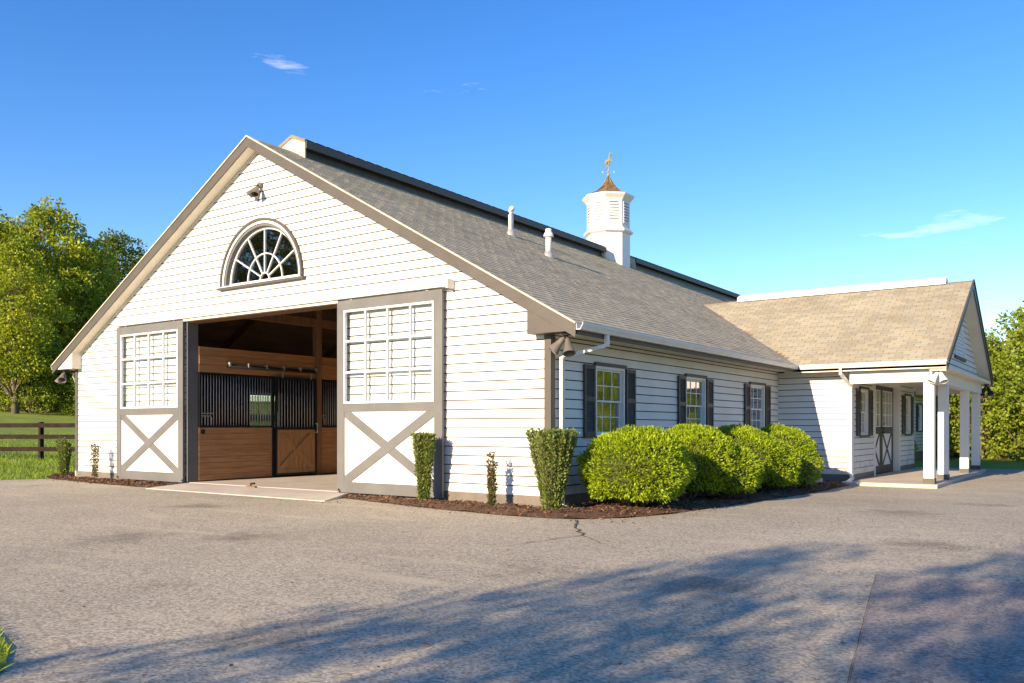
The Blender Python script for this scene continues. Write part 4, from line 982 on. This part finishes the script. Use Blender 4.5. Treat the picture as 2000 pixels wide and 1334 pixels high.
flood((3.90, 10.72, 2.58), (-.45, -.3, -.85), (.35, -.35, -.85), 'twin pale flood light at the porch corner above the first column', m='gutter')
flood((3.92, 19.75, 2.58), (-.4, -.2, -.85), (.4, -.2, -.85), 'black flood light at the far corner of the porch', m='black')

# ------------------------------------------------------------------ plants
def leafquads(C, D, L, W, droop=0):
    """C centres, D unit directions, L lengths, W widths -> rhombic leaves"""
    n = len(C); r = rng.normal(size=(n, 3)); S = np.cross(D, r); S /= np.linalg.norm(S, axis=1)[:, None] + 1e-9
    L = np.asarray(L)[:, None]; W = np.asarray(W)[:, None]
    V = np.stack([C, C + D * L * .5 + S * W * .5, C + D * L, C + D * L * .5 - S * W * .5], 1).reshape(-1, 3)
    return V
def unit(v): return v / (np.linalg.norm(v, axis=1)[:, None] + 1e-9)
def leafobj(name, V, m, loc, parent, kind=None):
    return link(name, npmesh(name, V - np.array(loc), np.arange(len(V)).reshape(-1, 4), m), loc, parent, kind)

def round_bush(loc, lobes, n, lab):
    """lobes: (dx, dy, dz, rx, ry, rz)"""
    t = thing('rounded_shrub', loc, lab, 'shrub', 'clipped golden shrubs along the side wall')
    L = np.array(loc); core = MB(); Cs = []; Ds = []
    area = [l[3] * l[5] for l in lobes]
    for li, (dx, dy, dz, rx, ry, rz) in enumerate(lobes):
        k = int(n * area[li] / sum(area)); c = L + np.array((dx, dy, dz)); r = np.array((rx, ry, rz))
        d = unit(rng.normal(size=(k, 3))); d[:, 2] = np.where(d[:, 2] < -.75, -d[:, 2], d[:, 2])
        ph = rng.uniform(0, 6, 6)
        lump = 1 + .045 * np.sin(d[:, 0] * 7 + ph[0]) * np.sin(d[:, 1] * 8 + ph[1]) + .04 * np.sin(d[:, 2] * 9 + d[:, 0] * 5 + ph[2]) + .03 * np.sin(d[:, 1] * 17 + d[:, 2] * 15 + ph[3])
        p = np.sign(d) * np.abs(d) ** .92; p = unit(p)
        C = c + p * r * (lump * rng.uniform(.88, 1.0, k))[:, None]
        ok = C[:, 2] > L[2] + .06
        for lj, (ex, ey, ez, sx, sy, sz) in enumerate(lobes):
            if lj != li: ok &= (((C - (L + np.array((ex, ey, ez)))) / np.array((sx, sy, sz))) ** 2).sum(1) > .72
        Cs.append(C[ok]); Ds.append(unit(d / r + rng.normal(size=d.shape) * .38 + np.array((0, 0, .25)))[ok])
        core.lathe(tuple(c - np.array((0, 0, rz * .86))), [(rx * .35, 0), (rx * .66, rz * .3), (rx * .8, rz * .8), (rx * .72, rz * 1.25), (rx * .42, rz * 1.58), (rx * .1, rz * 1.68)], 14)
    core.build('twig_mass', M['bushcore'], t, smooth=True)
    C = np.concatenate(Cs); D = np.concatenate(Ds); k = len(C)
    V = [leafquads(C, D, rng.uniform(.04, .075, k), rng.uniform(.014, .026, k))]
    for _ in range(2): V.append(leafquads(C + rng.normal(size=C.shape) * .012, unit(D + rng.normal(size=D.shape) * .45), rng.uniform(.028, .055, k), rng.uniform(.011, .02, k)))
    leafobj('foliage', np.concatenate(V), M['juniper'], loc, t)
    mb = MB()
    for a in range(4):
        th = a * 1.6 + random.random(); mb.tube([(loc[0] + .05 * math.cos(th), loc[1] + .05 * math.sin(th), loc[2] - .05), (loc[0] + .3 * math.cos(th), loc[1] + .3 * math.sin(th), loc[2] + .35)], [.03, .018], 6)
    mb.build('stem', M['stem'], t)
    return t
zb = lambda x, y: pave(x, y) + .05
round_bush((1.16, .62, zb(1.2, .6)), [(0, 0, .60, .84, .84, .60)], 11500, 'large rounded golden-green shrub beside the clipped holly at the barn corner')
round_bush((1.12, 2.75, zb(1.1, 2.7)), [(0, 0, .64, .84, .86, .60), (.56, .50, .46, .52, .60, .46)], 13000, 'double-lobed golden-green shrub below the second side window')
round_bush((1.10, 5.35, zb(1.1, 5.3)), [(0, 0, .68, .82, .86, .62), (.5, .45, .5, .5, .6, .5)], 11000, 'golden-green shrub below the third side window')
round_bush((1.15, 7.6, zb(1.1, 7.6)), [(0, 0, .70, .80, .88, .66), (.42, -.1, .5, .5, .7, .5)], 10000, 'golden-green shrub at the end of the row by the porch wing')

def holly(loc, h, rb, rt, n, lab, m='holly', stems=14, flat=True, bare=0.0, lean=(0, 0)):
    t = thing('upright_holly', loc, lab, 'shrub')
    x, y, z = loc; mb = MB(); C = []; D = []
    per = n // stems
    for s_ in range(stems):
        th = random.uniform(0, 6.283); q = math.sqrt(random.random())
        b0 = (rb * q * math.cos(th), rb * q * math.sin(th)); t0 = (rt * q * math.cos(th) + lean[0] * h, rt * q * math.sin(th) + lean[1] * h)
        hh = h * (1 if flat else random.uniform(.6, 1.0)) * random.uniform(.96, 1.0)
        P = [(x + b0[0] * .6 + (t0[0] - b0[0] * .6) * f ** 1.25, y + b0[1] * .6 + (t0[1] - b0[1] * .6) * f ** 1.25, z - .04 + hh * f) for f in (0, .3, .6, .96)]
        mb.tube(P, [.008, .006, .004, .002], 5)
        f = rng.uniform(bare, 1, per); f = f ** .9
        px = np.interp(f, (0, .3, .6, 1), [p[0] for p in P]); py = np.interp(f, (0, .3, .6, 1), [p[1] for p in P]); pz = z + hh * f
        a = rng.uniform(0, 6.283, per); rr = .035 * rng.uniform(.4, 1.25, per)
        C.append(np.stack([px + rr * np.cos(a), py + rr * np.sin(a), pz], 1)); D.append(np.stack([np.cos(a), np.sin(a), rng.uniform(.2, 1.3, per)], 1))
    mb.build('stems', M['stem'], t)
    C = np.concatenate(C); D = unit(np.concatenate(D)); k = len(C)
    leafobj('foliage', leafquads(C, D, rng.uniform(.030, .056, k), rng.uniform(.018, .032, k)), M[m], loc, t)
    return t
holly((.36, -.52, zb(.36, -.5)), 1.20, .17, .37, 21000, 'broad clipped vase-shaped holly at the near corner of the barn', stems=70)
holly((-2.20, -.47, -.03), 1.14, .08, .19, 9500, 'slim clipped holly in front of the right sliding door', stems=32)
holly((-.80, -.46, -.03), .86, .04, .07, 1100, 'sparse reddish young holly between the sliding door and the broad corner holly', m='hollyred', stems=6, flat=False)
holly((-12.45, -.42, -.03), .98, .04, .12, 700, 'thin straggly holly against the wall between the sliding door and the pasture', m='hollyred', stems=5, flat=False, bare=.05)
holly((-14.75, .05, -.03), 1.02, .09, .17, 6000, 'narrow green holly at the barn corner by the pasture fence', stems=18, flat=False)
# hedge seen through the porch
round_bush((.95, 20.9, -.2), [(0, 0, .70, .7, .9, .72)], 4000, 'dark rounded shrub beyond the porch end wall').__setitem__('group', 'shrubs behind the porch')

# ------------------------------------------------------------------ trees
def limb(mb, p, q, r0, r1, n=7, seg=4, wob=.06):
    p = Vector(p); q = Vector(q); L = (q - p).length; pts = []
    for i in range(seg + 1):
        f = i / seg; pts.append(p.lerp(q, f) + Vector((random.uniform(-1, 1), random.uniform(-1, 1), 0)) * wob * L * (0 < f < 1) * .5 + Vector((0, 0, -.06 * L * math.sin(f * 3.14))))
    mb.tube(pts, [r0 + (r1 - r0) * i / seg for i in range(seg + 1)], n); return pts
def tree_mesh(h, crown_r, base, nclump, nleaf, leaf, m, seed, shape='oval', clump=.9):
    random.seed(seed); g_ = np.random.default_rng(seed); tb = MB()
    top = (random.uniform(-.3, .3), random.uniform(-.3, .3), h * .92)
    tp = limb(tb, (0, 0, -.4), top, h * .018 + .06, .03, 9, 7, .03)
    C = []
    for k in range(nclump):
        f = (k + .5) / nclump; z = base + (h - base) * (f ** .85)
        u = (z - base) / (h - base)
        if shape == 'oval': rad = crown_r * math.sin(math.pi * min(.97, max(.10, u * .86 + .12))) ** .75
        elif shape == 'wall': rad = crown_r * (1 - u ** 3) ** .6
        else: rad = crown_r * (1 - u) ** .7 + .3
        th = k * 2.399 + random.uniform(-.5, .5); q = random.uniform(.45, 1.0) * rad
        e = Vector((q * math.cos(th), q * math.sin(th), z + random.uniform(-.4, .4)))
        i = min(len(tp) - 2, int(max(0, (z - q * .55)) / (h * .92) * (len(tp) - 1))); s0 = tp[i]
        limb(tb, s0, e, .02 + .012 * h * (1 - u) * .6, .012, 5, 3, .10)
        C.append((e, clump * random.uniform(.65, 1.25) * (1 - .35 * u)))
    trunk = tb.mesh('trunk', M['bark'], smooth=True)
    per = nleaf // nclump; A = []; Dd = []
    for e, r in C:
        n = int(per * (r / clump) ** 1.6); d = unit(g_.normal(size=(n, 3))); rr = r * g_.uniform(.25, 1, n) ** .5
        off = d * rr[:, None] * np.array((1.15, 1.15, .72)); A.append(np.array(e) + off); Dd.append(unit(d + g_.normal(size=(n, 3)) * .7 + np.array((0, 0, -.15))))
    A = np.concatenate(A); Dd = np.concatenate(Dd); k = len(A)
    V = leafquads(A, Dd, g_.uniform(.7, 1.3, k) * leaf, g_.uniform(.55, .85, k) * leaf)
    return trunk, npmesh('crown', V, np.arange(len(V)).reshape(-1, 4), m)
KIND = {
    'tallA': tree_mesh(16, 4.2, 3.0, 90, 26000, .26, M['leafA'], 11, clump=1.45),
    'tallB': tree_mesh(15, 4.0, 2.5, 80, 22000, .25, M['leafB'], 12, clump=1.35),
    'wallC': tree_mesh(8, 3.2, .4, 90, 24000, .20, M['leafC'], 13, shape='wall', clump=1.0),
    'wallD': tree_mesh(10, 3.0, .6, 80, 22000, .20, M['leafB'], 14, shape='cone', clump=1.0),
    'shade': tree_mesh(14, 3.6, 3.2, 64, 12000, .20, M['leafB'], 15, clump=1.12),
}
def tree(kind, x, y, s, rz, lab, group, name='tree', sz=1.0):
    z = terr(x, y); t = thing(name, (x, y, z), lab, 'tree', group)
    t.rotation_euler.z = rz; t.scale = (s, s, s * sz)
    for nm, me in zip(('trunk', 'crown'), KIND[kind]):
        o = bpy.data.objects.new(nm, me); col.objects.link(o); o.parent = t
random.seed(21)
def at(u, depth):   # place on a sight line, used for the far tree line only as metres along/right of the view axis
    r = (u - 1000) / 1670; return (7.17 + depth * (-.5736 + .8192 * r), -11.29 + depth * (.8192 + .5736 * r))
left = [('tallA', 95, 58, .86, 'tallest yellow-green tree beyond the pasture fence'), ('tallA', -10, 54, .74, 'broad yellow-green tree beside the tallest one, beyond the pasture fence'), ('tallB', 40, 66, .95, 'dark green tree behind the tallest yellow-green tree'),
        ('tallB', 225, 66, .90, 'dark green round-topped tree rising beside the barn roof slope over the pasture'), ('tallA', 165, 60, .74, 'shorter yellow-green tree between the tallest tree and the roof'), ('tallB', 290, 72, .88, 'dark green tree mostly hidden behind the pasture-side roof slope'),
        ('tallA', 30, 50, .62, 'low yellow-green tree in front of the pasture tree line'), ('tallB', 130, 70, .85, 'dark green tree in the second row behind the pasture'), ('tallB', -80, 60, 1.0, 'dark green tree at the outer end of the pasture tree line')]
for i, (k, u, d, s, lab) in enumerate(left):
    x, y = at(u, d); tree(k, x, y, s, i * 1.3, lab, 'trees beyond the pasture')
for i in range(9):     # wood-edge undergrowth on the left
    x, y = at(-60 + i * 42, 52 + (i % 3) * 4); tree('wallC', x, y, .55 + .14 * (i % 2), i * 2.1, 'leafy understorey tree in the shade of the pasture tree line', 'understorey of the left tree line', 'understorey_tree')
# right woodland edge behind the porch; it carries on to the right, where the side windows mirror it
for i in range(15):
    x = -6 + i * 3.6 + random.uniform(-.8, .8); y = 37 + 2.2 * math.sin(i * 1.7) + (3 if i % 2 else 0) - .12 * max(0, x - 5)
    tree('wallC' if i % 3 else 'wallD', x, y, random.uniform(.78, .98) * (1 if x > 1.5 else .68), i * 1.9, 'dense green tree in the woodland edge behind the porch' if i % 3 else 'darker conical tree in the woodland edge behind the porch', 'woodland edge behind the porch' if i % 3 else 'conical trees behind the porch', 'woodland_tree')
for i in range(12):
    x = 0 + i * 4.1 + random.uniform(-.8, .8); y = 45 + 2 * math.sin(i * 2.3) - .12 * max(0, x - 5)
    tree('wallC', x, y, random.uniform(1.0, 1.15) * (1 if x > 3 else .7), i * 2.7, 'taller green tree in the back row of the woodland edge', 'back row of the woodland edge', 'woodland_tree')
for i, (x, y, s_) in enumerate(((2.2, 34.5, .70), (5.2, 33, .80), (8.4, 34, .86), (11.5, 33.2, .8), (15, 33.5, .85))):
    tree('wallC', x, y, s_, i * 1.4 + .5, 'bright green bushy tree at the front of the woodland edge past the porch', 'front of the woodland edge', 'woodland_tree')
# trees across the yard behind the photographer: they throw the shade on the drive and show in the glass
for x, y, s in ((2.9, -24, .50), (5.4, -24.6, .60), (8.6, -23.6, .585), (11.8, -25, .60), (7.0, -29, .70), (13, -40, 1.0), (19, -41.5, 1.05)):
    tree('shade', x, y, s, x, 'broad shade tree across the drive facing the barn', 'shade trees across the drive', 'shade_tree')
for i in range(4):
    tree('tallB', -101 + i * 5.4, -61 - i * 6.4, 1.85 + .08 * (i % 3), i * 1.1, 'tall dark tree in the row across the yard facing the gable', 'far row across the yard', 'shade_tree')

# ------------------------------------------------------------------ pasture fence
f0 = Vector((-29.5, -1.8)); f1 = Vector((-14.9, 6.2)); n = 6
fence = thing('pasture_fence', ((f0.x + f1.x) / 2, (f0.y + f1.y) / 2, 0), 'dark brown three-rail board fence along the pasture beside the barn', 'fence')
pp = [f0.lerp(f1, (i + .37) / n) for i in range(-1, n)]
for i, p in enumerate(pp):
    z = terr(p.x, p.y); mb = MB(); mb.box(p.x - .06, p.x + .06, p.y - .06, p.y + .06, z - .2, 1.38); mb.build('post', M['fence'], fence)
    if i < len(pp) - 1:
        q = pp[i + 1]
        for h in (.50, .90, 1.27):
            mb = MB(); d = (q - p).normalized(); nn = Vector((d.y, -d.x)) * .075
            mb.bar((p.x + nn.x, p.y + nn.y, h), (q.x + nn.x, q.y + nn.y, h), .03, .14); mb.build('rail', M['fence'], fence)

# ------------------------------------------------------------------ grass blades
def blades(name, pts, hmin, hmax, w, lean=.35):
    n = len(pts); a = rng.uniform(0, 6.283, n); h = rng.uniform(hmin, hmax, n); P = np.array(pts)
    S = np.stack([np.cos(a), np.sin(a), np.zeros(n)], 1) * (w * rng.uniform(.6, 1.3, n))[:, None]
    Tp = P + np.stack([rng.normal(0, lean, n) * h, rng.normal(0, lean, n) * h, h], 1)
    md = (P + Tp) / 2 + np.stack([np.zeros(n), np.zeros(n), h * .12], 1)
    V = np.stack([P - S, P + S, md + S * .7, Tp], 1).reshape(-1, 3)
    V2 = V.reshape(-1, 4, 3).copy()
    return link(name, npmesh(name, V2.reshape(-1, 3), np.arange(len(V)).reshape(-1, 4), M['grassblade']), kind='stuff')
pts = []
while len(pts) < 42000:
    x = random.uniform(-34, -13.9); y = random.uniform(-9, 12)
    if inpoly(x, y, drive) or inpoly(x, y, bedL): continue
    if y > .3 and x > -14.3: continue
    if random.random() > math.exp(-(math.hypot(x + 14, y) / 14)) + .12: continue
    pts.append((x, y, terr(x, y) - .01))
o = blades('pasture_grass', pts, .05, .16, .008); props(o, 'short sunlit green pasture grass beside the barn', 'grass')
verge = [(.1, -8.58), (1.25, -8.7), (1.95, -8.9), (2.42, -9.15), (2.6, -9.4), (2.6, -11), (-.6, -11)]
sheet('grass_verge', verge, lambda x, y: pave(x, y) + .012, M['grass'], cell=.4)
pts = []
while len(pts) < 9000:
    x = random.uniform(-.2, 2.6); y = random.uniform(-10.4, -8.5)
    if not inpoly(x, y, verge): continue
    pts.append((x, y, pave(x, y)))
o = blades('verge_grass', pts, .025, .085, .003, .5); props(o, 'tuft of grass at the edge of the drive', 'grass')

# dry leaves and grit scattered on the drive
VV = []
for _ in range(650):
    x = random.gauss(1, 6); y = random.uniform(-9.5, 3) if random.random() < .7 else random.gauss(-1.3, .5)
    if not inpoly(x, y, drive) or inpoly(x, y, bedR) or inpoly(x, y, bedL) or (-9.4 < x < -3.9 and y > -1.1): continue
    c = Vector((x, y, pave(x, y) + .012)); r_ = random.uniform(.008, .022); q = Matrix.Rotation(random.uniform(0, 6.28), 3, 'Z') @ Matrix.Rotation(random.uniform(-.4, .4), 3, 'X')
    for p in ((-r_, 0, 0), (0, -r_ * .6, .002), (r_, 0, 0), (0, r_ * .6, .004)): VV.append(c + q @ Vector(p))
VV = np.array(VV)
o = link('leaf_litter', npmesh('leaf_litter', VV, np.arange(len(VV)).reshape(-1, 4), M['chip']), kind='stuff'); props(o, 'scattered dry leaves and grit on the asphalt drive', 'leaf litter')
